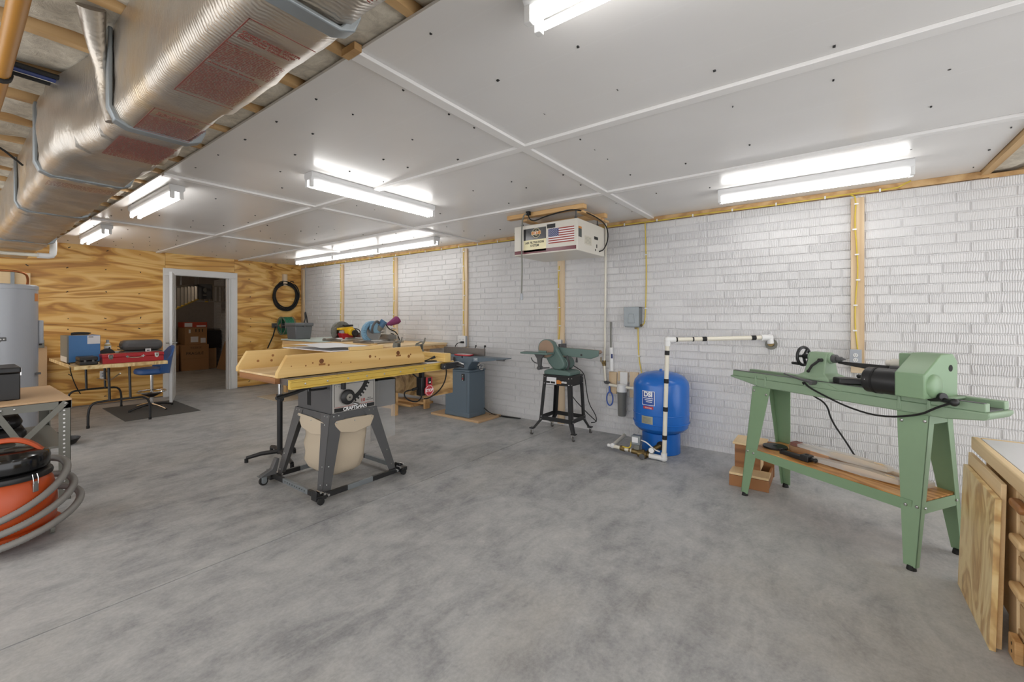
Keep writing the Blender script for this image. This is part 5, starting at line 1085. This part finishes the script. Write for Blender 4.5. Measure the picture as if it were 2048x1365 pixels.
t = thing('black_disc', 'black disc leaning between the blue box and the red toolbox', 'disc', (1.36, 7.66, TZ)); B().lathe((1.365, 7.63, TZ+.082), [(.01, 0), (.078, .0), (.082, .006), (.08, .022), (.03, .03), (.01, .03)], 30, 'y').build('disc', 'black', t); B().lathe((1.365, 7.628, TZ+.082), [(.004, 0), (.02, .0005), (.02, .003)], 14, 'y').build('hub', 'gray_dk', t)
t = tag(B().box(1.50, 7.98, TZ+.001, 1.66, 8.1, TZ+.10).build('glass_jar_box', plain('frost', '#b6c0c4', .3), None, .01), 'pale gray box between the white bottle and the gray tool case', 'box')
t = tag(B().box(1.30, 8.2, TZ+.001, 1.40, 8.29, TZ+.32).build('wood_offcut', 'lumber', None, .003), 'upright wood offcut behind the blue box on the folding table', 'board')
# stool, mats
t = thing('swivel_stool', 'blue vinyl swivel stool with chrome foot ring beside the open door', 'stool', (1.885, 7.88, 0))
cx, cy = 1.885, 7.88
B().lathe((cx, cy, 0), [(.02, .50), (.16, .505), (.195, .525), (.2, .56), (.185, .59), (.1, .605), (.01, .608)], 36).build('seat', 'vinyl', t)
rg = []
for i in range(15):
    a = math.radians(-75+150*i/14); bot = .50+.10*(1-math.cos(a))*.5; top = .90-.26*(abs(math.sin(a))**2.2)
    rg.append([(cx+rr*math.cos(a), cy+rr*math.sin(a)+0, z) for rr, z in ((.205, bot), (.232, (bot*.5+top*.5)), (.262, top), (.25, top+.012), (.222, top), (.2, (bot*.5+top*.5)), (.18, bot))])
B().loft(rg).build('backrest', 'vinyl', t, ang=50)
B().cyl((cx, cy, .04), (cx, cy, .505), .02, n=18).build('column', 'chrome', t)
B().tube([(cx+.165*math.cos(a), cy+.165*math.sin(a), .255) for a in [2*PI*i/28 for i in range(28)]], .011, 8, True).build('foot_ring', 'chrome', t)
B().lathe((cx, cy, .17), [(.022, 0), (.035, .005), (.11, .05), (.115, .055), (.03, .03)], 24).build('ring_cone', 'blacksteel', t)
for k in range(4):
    a = math.radians(20+90*k); B().tube([(cx+.02*math.cos(a), cy+.02*math.sin(a), .075), (cx+.15*math.cos(a), cy+.15*math.sin(a), .06), (cx+.29*math.cos(a), cy+.29*math.sin(a), .022)], [.02, .017, .013], 8, sm=1).build('leg', 'blacksteel' if k % 2 == 0 else 'chrome', t)
    B().cyl((cx+.285*math.cos(a), cy+.285*math.sin(a), .003), (cx+.285*math.cos(a), cy+.285*math.sin(a), .018), .014, n=10).build('glide', 'rubber', t)
tag(B().prism([(1.45, 7.18), (2.26, 7.16), (2.28, 8.42), (1.46, 8.46)], 'z', .0, .007).build('floor_mat', 'mat', None, .002), 'dark gray rectangular mat under the blue stool', 'mat')
mt = B(); pts = [(3.20, 7.62)]
for k in range(14): pts += [(3.20+.018*(k % 2), 7.62-.055*k)]
mt.prism([(3.2, 7.64)]+[(3.2+.02*(k % 2), 7.6-.052*k) for k in range(15)]+[(3.62, 6.86), (3.62, 7.64)], 'z', 0, .010); tag(mt.build('foam_mat', plain('tan_foam', '#b3a48e', .9, 0, .08), None), 'tan foam floor mat with jigsaw edge behind the roller stand', 'mat')
# ================================================================ LEFT WORKBENCH AND SHOP VACUUM
lb = thing('steel_workbench', 'steel angle workbench with wooden top at the left edge', 'workbench', (.13, 4.93, 0))
B().box(-.36, 4.445, .720, .605, 5.425, .735).build('bench_top', 'particle', lb, .002)
for x, sx in ((.60, -1), (-.355, 1)):
    for y, sy in ((4.45, 1), (5.42, -1)):
        l_ = B().box(min(x, x+sx*.062), min(y, y+sy*.003), 0, max(x, x+sx*.062), max(y, y+sy*.003), .72).box(min(x, x+sx*.003), min(y, y+sy*.062), 0, max(x, x+sx*.003), max(y, y+sy*.062), .72).build('leg', 'gray_md', lb)
        b = B()
        for k in range(22):
            z = .05+.03*k; b.cyl((x+sx*.034, y-.0012 if sy > 0 else y+.0012, z), (x+sx*.034, y, z), .0065, n=6)
        b.build('leg_holes', 'whiteink' if x > 0 else 'ink', l_, kind='stuff')
for y in (4.45, 5.417): B().box(-.36, y, .665, .605, y+.003, .72).box(-.36, y-.02 if y > 5 else y, .717, .605, y+.003 if y > 5 else y+.023, .72).build('top_rail', 'gray_md', lb)
B().box(.598, 4.45, .665, .602, 5.42, .72).build('top_rail', 'gray_md', lb)
for p, q, y in (((.575, .712), (.345, .44), 4.446), ((.235, .712), (.365, .44), 4.444), ((.50, .712), (.25, .50), 5.414)):
    d = Vector((q[0]-p[0], 0, q[1]-p[1])).normalized(); n_ = Vector((-d.z, 0, d.x))*.017; q4 = [Vector((p[0], y, p[1]))+n_, Vector((q[0], y, q[1]))+n_, Vector((q[0], y, q[1]))-n_, Vector((p[0], y, p[1]))-n_]
    B().hexa(q4, [v+Vector((0, -.003, 0)) for v in q4]).build('brace', 'gray_md', lb); B().ball((p[0], y-.004, p[1]-.01), (.009, .005, .009), 10).build('bolt', 'steel', lb)
B().box(-.36, 4.46, .385, .595, 5.41, .40).build('lower_shelf', 'gray_md', lb, .002)
for x in (.27, .33): B().ball((x, 4.447, .695), (.007, .004, .007), 8).build('bolt', 'steel', lb)
t = thing('black_box', 'black box with lid on the steel workbench', 'box', (.1, 4.84, .735)); B().box(-.12, 4.645, .736, .373, 5.0, .925).build('body', 'black', t, .006); B().box(-.124, 4.641, .927, .377, 5.004, .967).build('lid', 'black', t, .008); B().box(.376, 4.72, .90, .385, 4.76, .955).build('latch', 'chrome', t, .002)
B().box(.15, 4.72, .9672, .26, 4.93, .969).build('paper_label', 'paper', t)
t = thing('black_tool_case', 'rounded black plastic case on the lower shelf of the steel workbench', 'case', (.15, 5.0, .40)); B().box(-.2, 4.80, .402, .42, 5.12, .50).build('base_shell', 'black', t, .03); B().box(-.2, 4.80, .503, .40, 5.12, .595).build('lid_shell', 'black', t, .04)
for k in range(3): B().box(-.1, 4.795, .52+.02*k, .33, 4.80, .527+.02*k).build('rib', 'gray_dk', t)
t = thing('bench_arm', 'gray metal machine arm poking in at the left edge above the workbench', 'machine arm', (.2, 5.25, .735)); B().box(.05, 5.2, 1.135, .345, 5.24, 1.165).build('bracket', 'gray_dk', t, .003); B().hexa([(.25, 5.21, 1.135), (.32, 5.21, 1.135), (.22, 5.21, .97), (.15, 5.21, .97)], [(.25, 5.23, 1.135), (.32, 5.23, 1.135), (.22, 5.23, .97), (.15, 5.23, .97)]).build('strut', 'gray_md', t); B().box(.10, 5.19, .736, .22, 5.33, .97).build('column', 'gray_dk', t, .01)
B().prism([(.1, 1.185), (.315, 1.19), (.30, 1.22), (.1, 1.25)], 'y', 5.17, 5.27).box(.15, 5.2, 1.165, .2, 5.24, 1.19).build('head', 'gray_md', t, .006)
for x in (.315, .332): B().ball((x, 5.199, 1.15), (.007, .004, .007), 8).build('bolt', 'steel', t)
t = thing('dust_pan', 'small dark pan with cords on the floor behind the workbench leg', 'pan', (.80, 6.4, 0)); B().lathe((.80, 6.4, 0), [(.09, .0), (.10, .004), (.135, .06), (.138, .06), (.104, .008), (.01, .006)], 28).build('bowl', 'black', t); B().tube([(.72, 6.9, .006), (.8, 6.8, .006), (.9, 6.95, .006), (.84, 7.1, .006), (.78, 7.0, .006)], .006, sm=2).build('cord', 'rubber', t)
vx, vy = .258, 3.90
va = thing('shop_vacuum', 'orange and black shop vacuum with coiled gray hose at the left edge', 'vacuum', (vx, vy, 0))
B().lathe((vx, vy, 0), [(.10, .055), (.165, .058), (.19, .075), (.205, .11), (.212, .17), (.208, .26), (.192, .345), (.176, .372), (.1, .375)], 44).build('tank', 'orange', va)
B().lathe((vx, vy, 0), [(.194, .06), (.224, .062), (.226, .085), (.205, .09)], 44).build('base_ring', 'orange', va)
B().lathe((vx, vy, 0), [(.15, .372), (.19, .376), (.193, .39), (.188, .404), (.17, .41), (.15, .412)], 44).build('rim', 'black', va)
B().lathe((vx, vy, 0), [(.12, .41), (.160, .414), (.178, .43), (.181, .485), (.172, .51), (.13, .53), (.06, .54), (.01, .54)], 44).build('motor_head', plain('gloss_black', '#141415', .12), va)
b = B(); hp = [(vx+.155*math.cos(math.radians(-55+180)), vy+.155*math.sin(math.radians(-55+180)), .49)]
ha = Vector((math.cos(-.25), math.sin(-.25), 0)); hn = Vector((-ha.y, ha.x, 0)); rg = []
for i in range(13):
    u = -1+2*i/12; x = .15*u; z = .595-.085*abs(u)**2.4; w = .020+.008*abs(u); rg.append([tuple(Vector((vx, vy, z))+ha*x+hn*w*c+Vector((0, 0, .014*s_))) for c, s_ in ((-1, -.5), (-.7, 1), (.7, 1), (1, -.5), (.6, -1), (-.6, -1))])
b.loft(rg).build('carry_handle', 'orange', va, .002, ang=50)
for az in (-1.05, 2.1):
    c = Vector((vx+.19*math.cos(az), vy+.19*math.sin(az), 0)); R_ = Vector((-math.sin(az), math.cos(az), 0)); N_ = Vector((math.cos(az), math.sin(az), 0))
    la = quadpatch(c+N_*.010+Vector((0, 0, .335)), R_, (0, 0, 1), .026, .06, .004).build('latch', 'steel', va, .002)
    for s_ in (-1, 1): B().tube([c+N_*.014+R_*s_*.011+Vector((0, 0, .35)), c+N_*.012+R_*s_*.012+Vector((0, 0, .385)), c+N_*.004+R_*s_*.011+Vector((0, 0, .408))], .0025, 6).build('latch_wire', 'chrome', la)
for az in (-.35, -1.9, 1.2, 2.8):
    c = (vx+.19*math.cos(az), vy+.19*math.sin(az)); B().lathe((c[0]-.01, c[1], .028), [(.004, 0), (.027, .001), (.027, .02), (.004, .021)], 18, 'x').box(c[0]-.013, c[1]-.01, .028, c[0]+.014, c[1]+.01, .066).build('caster', 'gray_md', va)
pts = []; NL = 900
for i in range(NL+1):
    f = i/NL; th = -2.9+f*3.05*2*PI; lo = f*3.05; r = .232+.030*lo+.012*math.sin(th*1.0+.4)
    tilt = .5+.5*math.cos(th-.75); z = .045+(.30-.055*lo)*tilt+max(0, .075*(2.2-lo))*.8
    pts.append((vx+r*math.cos(th), vy+r*math.sin(th)*1.0, max(z, .023)))
b = B(); b.tube(pts, .021, 10)
for i in range(len(pts)):
    if i % 2:
        c = Vector(pts[i])
        for j in range(10): v = Vector(b.v[i*10+j]); b.v[i*10+j] = tuple(c+(v-c)*.86)
b.build('hose', 'hose', va, ang=70)

# ================================================================ BACK WALL: HOSE COIL AND REEL
t = thing('hose_coil', 'coil of black air hose hung from a wooden peg on the plywood wall', 'hose', (4.25, 8.84, 1.75))
b = B(); ps = []
for i in range(240):
    a = -PI/2+i/239*2*PI*6.4; k = i/239; rr = .235+.018*math.sin(a*.37)+.012*math.sin(a*1.3+2); ps.append((4.25+rr*math.cos(a)*.97+.008*math.sin(a*.5), 8.862-.055*k+.006*math.sin(a*2.1), 1.745+rr*1.12*math.sin(a)-.02*math.sin(a*.8)))
b.tube(ps, .0125, 8).build('coil', 'rubber', t); B().tube([(4.09, 8.82, 1.98), (4.13, 8.80, 2.045), (4.28, 8.80, 2.045), (4.42, 8.82, 1.98)], .007, sm=2).tube([(4.30, 8.80, 2.02), (4.34, 8.80, 2.06), (4.40, 8.80, 2.02)], .007, sm=1).build('loose_end', 'rubber', t)
t = tag(B().box(4.19, 8.81, 1.96, 4.27, 8.879, 2.19).build('wall_peg', 'stud', None, .004), 'wooden block on the plywood wall holding the black hose coil', 'peg')
t = thing('hose_reel', 'green hose wound on a wall-mounted reel above the bench end', 'hose reel', (4.16, 8.72, 1.15)); c = (4.10, 8.66, 1.155)
b = B()
for k in range(6):
    for l in range(2): b.tube([(c[0]+.03*k, c[1]+(.145+.016*l+.006*math.sin(k+l))*math.cos(a), c[2]+(.145+.016*l)*math.sin(a)) for a in [2*PI*i/28 for i in range(28)]], .0145, 8, True)
b.build('hose', 'green_hose', t, kind='stuff')
for x in (c[0]-.025, c[0]+.175): B().tube([(x, c[1]+.175*math.cos(a), c[2]+.175*math.sin(a)) for a in [2*PI*i/30 for i in range(30)]], .008, 6, True).tube([(x, c[1]-.175, c[2]), (x, c[1]+.175, c[2])], .007).tube([(x, c[1], c[2]-.175), (x, c[1], c[2]+.175)], .007).lathe((x-.004, c[1], c[2]), [(.02, 0), (.05, .0), (.05, .008), (.02, .008)], 18, 'x').build('reel_flange', 'gray_md', t)
B().cyl((c[0]-.04, c[1], c[2]), (c[0]+.2, c[1], c[2]), .05, n=18).build('drum', 'gray_dk', t); B().cyl((c[0]-.045, c[1], c[2]), (c[0]-.035, c[1], c[2]), .03, n=16).tube([(c[0]-.05, c[1], c[2]+.012), (c[0]-.06, c[1]-.05, c[2]-.01)], .008).build('hub', 'chrome', t)
B().box(c[0]-.11, 8.84, c[2]-.04, c[0]-.02, 8.879, c[2]+.05).box(c[0]-.06, c[1], c[2]-.01, c[0]-.045, 8.85, c[2]+.01).build('wall_bracket', 'gray_dk', t, .003)
B().tube([(c[0]-.07, 8.80, c[2]-.02), (c[0]-.12, 8.79, c[2]-.2), (c[0]-.22, 8.80, c[2]-.44)], .012).build('lead_hose', 'rubber', t)

# ================================================================ MITER SAW BENCH ALONG THE BRICK WALL
mbn = thing('miter_bench', 'long wooden bench along the brick wall carrying two miter saws', 'bench', (4.12, 6.2, 0)); BZ = .945
B().box(3.655, 6.22, BZ-.022, 4.565, 7.78, BZ).build('bench_top', 'mint', mbn, .002); B().box(3.655, 4.585, BZ-.028, 4.565, 6.217, BZ).build('bench_top', 'pine_pale', mbn, .002)
for x in (3.70, 4.27): B().box(x-.045, 4.69, 0, x+.045, 4.73, BZ-.03).build('leg', 'lumber', mbn, .003)
B().box(3.655, 4.69, .20, 3.70, 4.78, .56).build('leg_block', 'pine_pale', mbn, .002)
for y in (6.2, 7.72): 
    for x in (3.71, 4.5): B().box(x-.02, y-.045, 0, x+.02, y+.045, BZ-.03).build('leg', 'lumber', mbn, .003)
B().box(3.67, 4.62, BZ-.12, 3.70, 7.76, BZ-.03).build('front_apron', 'lumber', mbn, .002); B().box(3.70, 4.60, BZ-.075, 4.56, 4.63, BZ-.03).build('end_apron', 'lumber', mbn, .002); B().box(3.70, 7.73, BZ-.075, 4.56, 7.76, BZ-.03).build('end_apron', 'lumber', mbn, .002)
B().box(3.72, 4.9, .28, 4.5, 7.7, .30).build('lower_shelf', 'pine_pale', mbn, .002)
tag(B().box(3.74, 5.0, .302, 4.0, 5.35, .50).build('lumber_bin', 'pine', None, .003), 'yellow wooden box on the lower shelf under the miter saw bench', 'box')
for i, (x0, y0, x1, y1, z0, z1, lb) in enumerate(((4.18, 4.95, 4.52, 5.9, 0, .032, 'widest loose board on the floor under the miter bench'), (4.33, 4.76, 4.49, 5.4, .033, .065, 'top loose board of the floor stack near the jointer'), (3.95, 5.05, 4.08, 5.6, 0, .04, 'short loose board on the floor nearest the bench leg'))):
    t = B().hexa([(x0, y0, z0), (x1, y0+.05*i, z0), (x1-.05, y1, z0), (x0-.05, y1, z0)], [(x0, y0, z1), (x1, y0+.05*i, z1), (x1-.05, y1, z1), (x0-.05, y1, z1)]).build('loose_board', 'lumber', None, .003); tag(t, lb, 'board', 'loose boards under the miter bench')
t = thing('storage_bin', 'dark gray plastic bin with lid on the far end of the bench', 'bin', (3.82, 7.46, BZ))
B().loft([[(3.69, 7.32, BZ+.001), (3.945, 7.32, BZ+.001), (3.945, 7.62, BZ+.001), (3.69, 7.62, BZ+.001)], [(3.67, 7.30, 1.17), (3.97, 7.30, 1.17), (3.97, 7.64, 1.17), (3.67, 7.64, 1.17)]]).build('body', 'gray_bin', t, .012); B().box(3.655, 7.285, 1.172, 3.985, 7.655, 1.225).build('lid', 'gray_bin', t, .012); B().box(3.80, 7.278, 1.15, 3.84, 7.287, 1.19).build('latch', 'gray_dk', t, .003)
t = thing('spring_clamp', 'spring clamp with black grips standing behind the gray bin', 'clamp', (4.05, 7.70, BZ)); B().tube([(4.02, 7.7, 1.20), (4.05, 7.7, 1.30), (4.045, 7.7, 1.41)], [.012, .012, .014]).tube([(4.09, 7.7, 1.22), (4.075, 7.7, 1.32), (4.05, 7.7, 1.42)], [.012, .013, .012]).build('grips', 'black', t); B().tube([(4.03, 7.7, 1.21), (4.05, 7.7, 1.08), (4.04, 7.7, BZ)], .011).tube([(4.09, 7.7, 1.22), (4.07, 7.7, 1.09), (4.08, 7.7, BZ)], .011).build('jaws', 'pine_pale', t)
# yellow miter saw
t = thing('miter_saw', 'yellow and gray miter saw with red dust cover on the bench', 'miter saw', (3.95, 6.25, BZ)); y = 6.27
B().box(3.72, 6.0, BZ+.001, 4.25, 6.55, BZ+.035).build('saw_base', 'alum', t, .008); B().lathe((3.93, 6.27, BZ+.035), [(.02, 0), (.17, .0), (.17, .022), (.02, .024)], 30).box(3.60, 6.23, BZ+.036, 3.78, 6.31, BZ+.055).build('turntable', 'alum', t, .003)
B().box(4.04, 5.98, BZ+.058, 4.065, 6.58, BZ+.135).build('fence', 'alum', t, .003)
g1 = B(); A = arc((3.88, 0, 1.095), .165, math.radians(20), math.radians(215), 20); A2 = arc((3.88, 0, 1.095), .09, math.radians(20), math.radians(215), 20)
for i in range(20): g1.hexa([(p[0], y-.03, p[2]) for p in (A[i], A[i+1], A2[i+1], A2[i])], [(p[0], y+.03, p[2]) for p in (A[i], A[i+1], A2[i+1], A2[i])])
g1.build('upper_guard', 'gray_md', t, .006)
B().cyl((3.89, y-.004, 1.085), (3.89, y+.004, 1.085), .15, n=40).build('blade', 'steel', t)
B().prism([(3.78, 1.155), (4.02, 1.175), (4.04, 1.09), (3.97, 1.03), (3.88, 1.06), (3.86, 1.12), (3.78, 1.12)], 'y', y-.12, y-.032).cyl((3.96, y-.03, 1.09), (3.96, y-.20, 1.09), .058, n=24).build('motor_body', 'tool_y', t, .01)
B().box(3.87, y-.12, 1.178, 4.02, y-.05, 1.205).cyl((3.985, y-.20, 1.075), (3.985, y-.235, 1.075), .05, n=20).build('black_cap', 'black', t, .006)
B().prism([(3.79, 1.075), (4.01, 1.055), (3.995, .985), (3.96, .968), (3.83, .97)], 'y', y-.15, y-.036).build('dust_cover', 'red', t, .01); B().cyl((3.84, y-.05, 1.09), (3.84, y-.105, 1.09), .03, n=18).build('brush_cap', 'gray_lt', t)
B().tube([(4.02, y-.1, 1.13), (4.08, y-.08, 1.12), (4.13, y-.02, 1.06), (4.16, y+.03, 1.02)], [.016, .02, .022, .03], 10, sm=1).build('pivot_arm', 'gray_dk', t); B().tube([(4.03, y-.1, 1.14), (4.11, y-.14, 1.13), (4.15, y-.13, 1.06), (4.10, y-.12, 1.02)], .008, sm=2).build('carry_handle', 'black', t)
# blue sliding miter saw
t = thing('miter_saw', 'blue sliding miter saw with purple dust bag on the bench', 'miter saw', (3.95, 5.4, BZ)); y = 5.42
B().box(3.70, 5.15, BZ+.001, 4.22, 5.68, BZ+.03).build('saw_base', 'alum', t, .008); B().lathe((3.95, y, BZ+.03), [(.02, 0), (.16, .0), (.16, .018), (.02, .02)], 30).box(3.62, y-.04, BZ+.031, 3.82, y+.04, BZ+.045).build('turntable', 'alum', t, .003)
B().box(4.06, 5.12, BZ+.051, 4.085, 5.72, BZ+.12).build('fence', 'alum', t, .003)
g1 = B(); cxx, czz = 3.845, 1.105; A = arc((cxx, 0, czz), .165, math.radians(55), math.radians(255), 22); A2 = arc((cxx, 0, czz), .105, math.radians(55), math.radians(255), 22)
for i in range(22): g1.hexa([(p[0], y-.03, p[2]) for p in (A[i], A[i+1], A2[i+1], A2[i])], [(p[0], y+.03, p[2]) for p in (A[i], A[i+1], A2[i+1], A2[i])])
g1.build('upper_guard', 'tool_b', t, .006); B().cyl((cxx+.01, y-.003, czz-.01), (cxx+.01, y+.003, czz-.01), .15, n=44).build('blade', 'steel', t); B().cyl((cxx+.02, y-.02, czz-.02), (cxx+.02, y-.01, czz-.02), .115, n=36).build('lower_guard', 'clear', t)
B().prism([(3.79, 1.22), (3.91, 1.245), (3.95, 1.13), (3.92, 1.09), (3.82, 1.09), (3.77, 1.15)], 'y', y-.10, y-.032).build('gear_case', 'tool_b', t, .012)
B().tube([(3.78, y-.11, 1.10), (3.755, y-.13, 1.14), (3.77, y-.13, 1.20), (3.82, y-.12, 1.255), (3.87, y-.11, 1.265), (3.90, y-.10, 1.235)], .017, 10, sm=2).build('handle', 'gray_dk', t)
B().cyl((3.925, y-.07, 1.17), (3.985, y-.11, 1.27), .052, n=24).build('motor', 'tool_bd', t, .006); B().cyl((3.90, y-.055, 1.14), (3.935, y-.08, 1.19), .056, n=24).build('motor_band', 'gray_md', t)
for z in (1.10, 1.145): B().cyl((3.92, y+.0, z), (4.28, y+.0, z), .013, n=12).build('slide_rail', 'chrome', t)
B().box(4.06, y-.06, 1.06, 4.15, y+.06, 1.20).box(4.14, y-.05, .976, 4.24, y+.05, 1.10).build('slide_housing', 'cream', t, .015)
for k in range(3): B().tube([(4.08+.03*k, y-.065, 1.02+.03*k), (4.16+.02*k, y-.07, 1.06), (4.22, y-.07, 1.0-.01*k)], .006, sm=1).build('cable_loop', 'rubber', t)
B().tube([(3.99, y-.10, 1.25), (4.04, y-.09, 1.20), (4.10, y-.08, 1.14), (4.22, y-.08, 1.10), (4.27, y-.08, 1.02), (4.29, y-.08, .955)], .008, sm=2).build('power_cord', 'rubber', t)
B().loft([[tuple(Vector((4.09, y-.03, 1.20))+Vector((.05*a, .03*b_, .03*c_))*k+Vector(o)) for a, b_, c_ in ((0, 1, 0), (-.3, .7, .7), (-.4, 0, 1), (-.3, -.7, .7), (0, -1, 0), (.3, -.7, -.7), (.4, 0, -1), (.3, .7, -.7))] for k, o in ((.8, (0, 0, 0)), (1.1, (.06, 0, .025)), (1.9, (.19, 0, .08)), (1.6, (.215, 0, .09)), (.4, (.22, 0, .092)))]).build('dust_bag', 'purple', t, ang=60)
B().box(4.02, y+.05, 1.03, 4.05, y+.06, 1.065).build('vise_knob', 'ink', t)

# ================================================================ STORAGE ROOM CONTENTS
def carton(label, x0, y0, x1, y1, z0, z1, m='card', tape=True, name='cardboard_box'):
    t = thing(name, label, 'box', ((x0+x1)/2, (y0+y1)/2, z0), 0); B().box(x0, y0, z0+.001, x1, y1, z1).build('carton', m, t, .004)
    if tape: B().box(x0+.02, y0-.002, (z0+z1)/2-.03, x1-.02, y0, (z0+z1)/2-.026).build('flap_seam', plain('seam', '#6d4f33', .8), t)
    return t
t = carton('largest cardboard box in the dim storage room, marked FRAGILE', 3.62, 12.75, 4.20, 13.35, 0, .64)
text(t, 'FRAGILE', .10, (3.90, 12.747, .42), (1, 0, 0), (0, 0, 1), 'ink'); text(t, 'THIS SIDE UP', .04, (3.92, 12.747, .56), (1, 0, 0), (0, 0, 1), 'ink')
B().box(3.78, 12.746, .53, 4.06, 12.7475, .533).box(3.78, 12.746, .59, 4.06, 12.7475, .593).build('stamp_frame', 'ink', t)
t = carton('cardboard box with white labels stacked on the box marked FRAGILE', 3.70, 12.78, 4.17, 13.3, .642, 1.07, 'card', False)
for q in ((3.82, .70, 3.98, .84), (4.03, .68, 4.14, .80), (3.78, .93, 3.82, 1.02)): B().box(q[0], 12.777, q[1], q[2], 12.7795, q[3]).build('white_label', 'paper', t)
for i, x in enumerate((3.93, 4.0, 4.07)): B().prism([(x-.02, 1.0), (x, 1.03), (x+.02, 1.0), (x+.008, 1.0), (x+.008, .95), (x-.008, .95), (x-.008, 1.0)], 'y', 12.777, 12.7795).build('arrow_mark', 'ink', t)
t = carton('red and white flat carton on top of the stacked boxes', 3.68, 12.8, 4.18, 13.2, 1.072, 1.20, plain('red_carton', '#b5452f', .6), False)
for q in ((3.70, 1.085, 3.86, 1.18), (3.95, 1.085, 4.15, 1.12)): B().box(q[0], 12.797, q[1], q[2], 12.7995, q[3]).build('print_panel', 'paper', t)
carton('tall narrow carton left of the box marked FRAGILE', 3.46, 12.85, 3.60, 13.2, 0, .63, 'card2'); carton('pale carton right of the box marked FRAGILE', 4.23, 12.9, 4.42, 13.3, 0, .52, 'card2')
carton('black plastic crate on the pale carton in the storage room', 4.22, 13.0, 4.56, 13.4, .522, .98, 'black', False, 'storage_crate')
def leanb(label, p0, p1, top, th, m='card'):
    t = thing('leaning_sheet', label, 'sheet', p0); B().hexa([p0, p1, (p1[0]+top[0], p1[1]+top[1], top[2]), (p0[0]+top[0], p0[1]+top[1], top[2])], [(p0[0]+.02, p0[1]+.02, p0[2]), (p1[0]+.02, p1[1]+.02, p1[2]), (p1[0]+top[0]+.02, p1[1]+top[1]+.02, top[2]), (p0[0]+top[0]+.02, p0[1]+top[1]+.02, top[2])]).build('sheet', m, t)
leanb('brown sheet leaning on the wall at the right of the doorway', (4.36, 12.72, 0), (4.33, 11.7, 0), (.19, 0, .70), .02, 'card2')
leanb('tall brown board leaning behind the open door', (3.16, 12.55, 0), (3.43, 12.62, 0), (0, .2, .92), .02); leanb('shorter pale board leaning in front of the tall brown board', (3.10, 12.32, 0), (3.36, 12.40, 0), (-.02, .12, .72), .02, 'pine_pale')
t = thing('duct_roll', 'gray roll lying on boxes behind the open door', 'roll', (3.5, 13.2, 1.0)); B().cyl((3.15, 13.1, 1.08), (3.62, 13.25, 1.08), .09, n=18).build('roll', 'gray_md', t); B().box(3.2, 13.0, 0, 3.44, 13.4, .985).build('stand_box', 'black', t)
def ladder(label, P0, P1, up0, up1, nr, rail_m, name='ladder'):
    t = thing(name, label, 'ladder', P0); P0, P1 = Vector(P0), Vector(P1); U0, U1 = Vector((0, 0, up0)), Vector((0, 0, up1)); d = (P1-P0).normalized(); n_ = Vector((-d.y, d.x, 0))*.03
    for a, b_, m in ((P0, P1, rail_m[0]), (P0+U0, P1+U1, rail_m[1])):
        q = [a-n_-Vector((0, 0, .012)), a+n_-Vector((0, 0, .012)), a+n_+Vector((0, 0, .012)), a-n_+Vector((0, 0, .012))]; dq = b_-a; B().hexa(q, [v+dq for v in q]).build('rail', m, t)
    for i in range(nr):
        f = (i+.5)/nr; p = P0.lerp(P1, f); u = U0.lerp(U1, f); B().hexa([p-n_*.9-d*.018, p+n_*.9-d*.018, p+n_*.9+d*.018, p-n_*.9+d*.018], [v+u for v in (p-n_*.9-d*.018, p+n_*.9-d*.018, p+n_*.9+d*.018, p-n_*.9+d*.018)]).build('rung', 'alum', t)
    return t
sl_ = ladder('yellow and aluminum stepladder hung sideways from the storage room ceiling', (2.60, 10.05, 1.40), (3.52, 11.34, 1.735), .48, .31, 9, ('tool_y', 'alum'))
B().prism([(3.50, 11.25), (3.72, 11.12), (3.75, 11.18), (3.53, 11.33)], 'z', 1.73, 2.06).build('top_cap', 'black', sl_, .006); lgo = B().ball((3.62, 11.178, 1.93), (.05, .012, .06), 10).box(3.57, 11.17, 1.80, 3.67, 11.20, 1.83).build('cap_mark', 'gray_md', sl_)
ex = ladder('aluminum extension ladder hung across the far end of the storage room', (3.62, 12.30, 1.72), (4.55, 12.2, 1.70), .36, .40, 10, ('alum', 'alum'))
for x in (3.95, 4.2): B().box(x, 12.22, 1.695, x+.06, 12.30, 1.715).build('yellow_clip', 'tool_y', ex)
for x, y, z in ((3.0, 10.62, 2.0), (3.45, 11.24, 2.02)): B().box(x-.01, y-.04, 2.42, x+.01, y+.04, 2.425).box(x-.01, y-.036, z-.02, x+.01, y-.033, 2.42).box(x-.01, y+.033, z-.02, x+.01, y+.036, 2.42).build('hanger_strap', 'steel', sl_)
for x in (3.8, 4.4): B().box(x-.012, 12.20, 2.05, x+.012, 12.206, 2.42).box(x-.012, 12.30, 2.05, x+.012, 12.306, 2.42).build('hanger_strap', 'steel', ex)
t = thing('copper_pipes', 'pair of brown upright pipes on the far storage room wall', 'pipes', (3.5, 13.55, 0)); B().cyl((3.42, 13.58, 0), (3.42, 13.58, 2.4), .022, n=10).build('pipe', 'copper', t); B().cyl((3.50, 13.58, 0), (3.50, 13.58, 2.4), .03, n=10).build('pipe', 'copper', t)
t = thing('storage_fill_lamp', 'added fill bulb on the storage room ceiling, out of view', 'light', (1.6, 10.6, 2.4)); B().ball((1.6, 10.6, 2.33), .045, 12).build('bulb', emit('bulb', (1, .84, .66, 1), 150), t); B().cyl((1.6, 10.6, 2.37), (1.6, 10.6, 2.42), .05, n=16).build('holder', 'white', t)  # unseen bulb added to lift the dark storage room
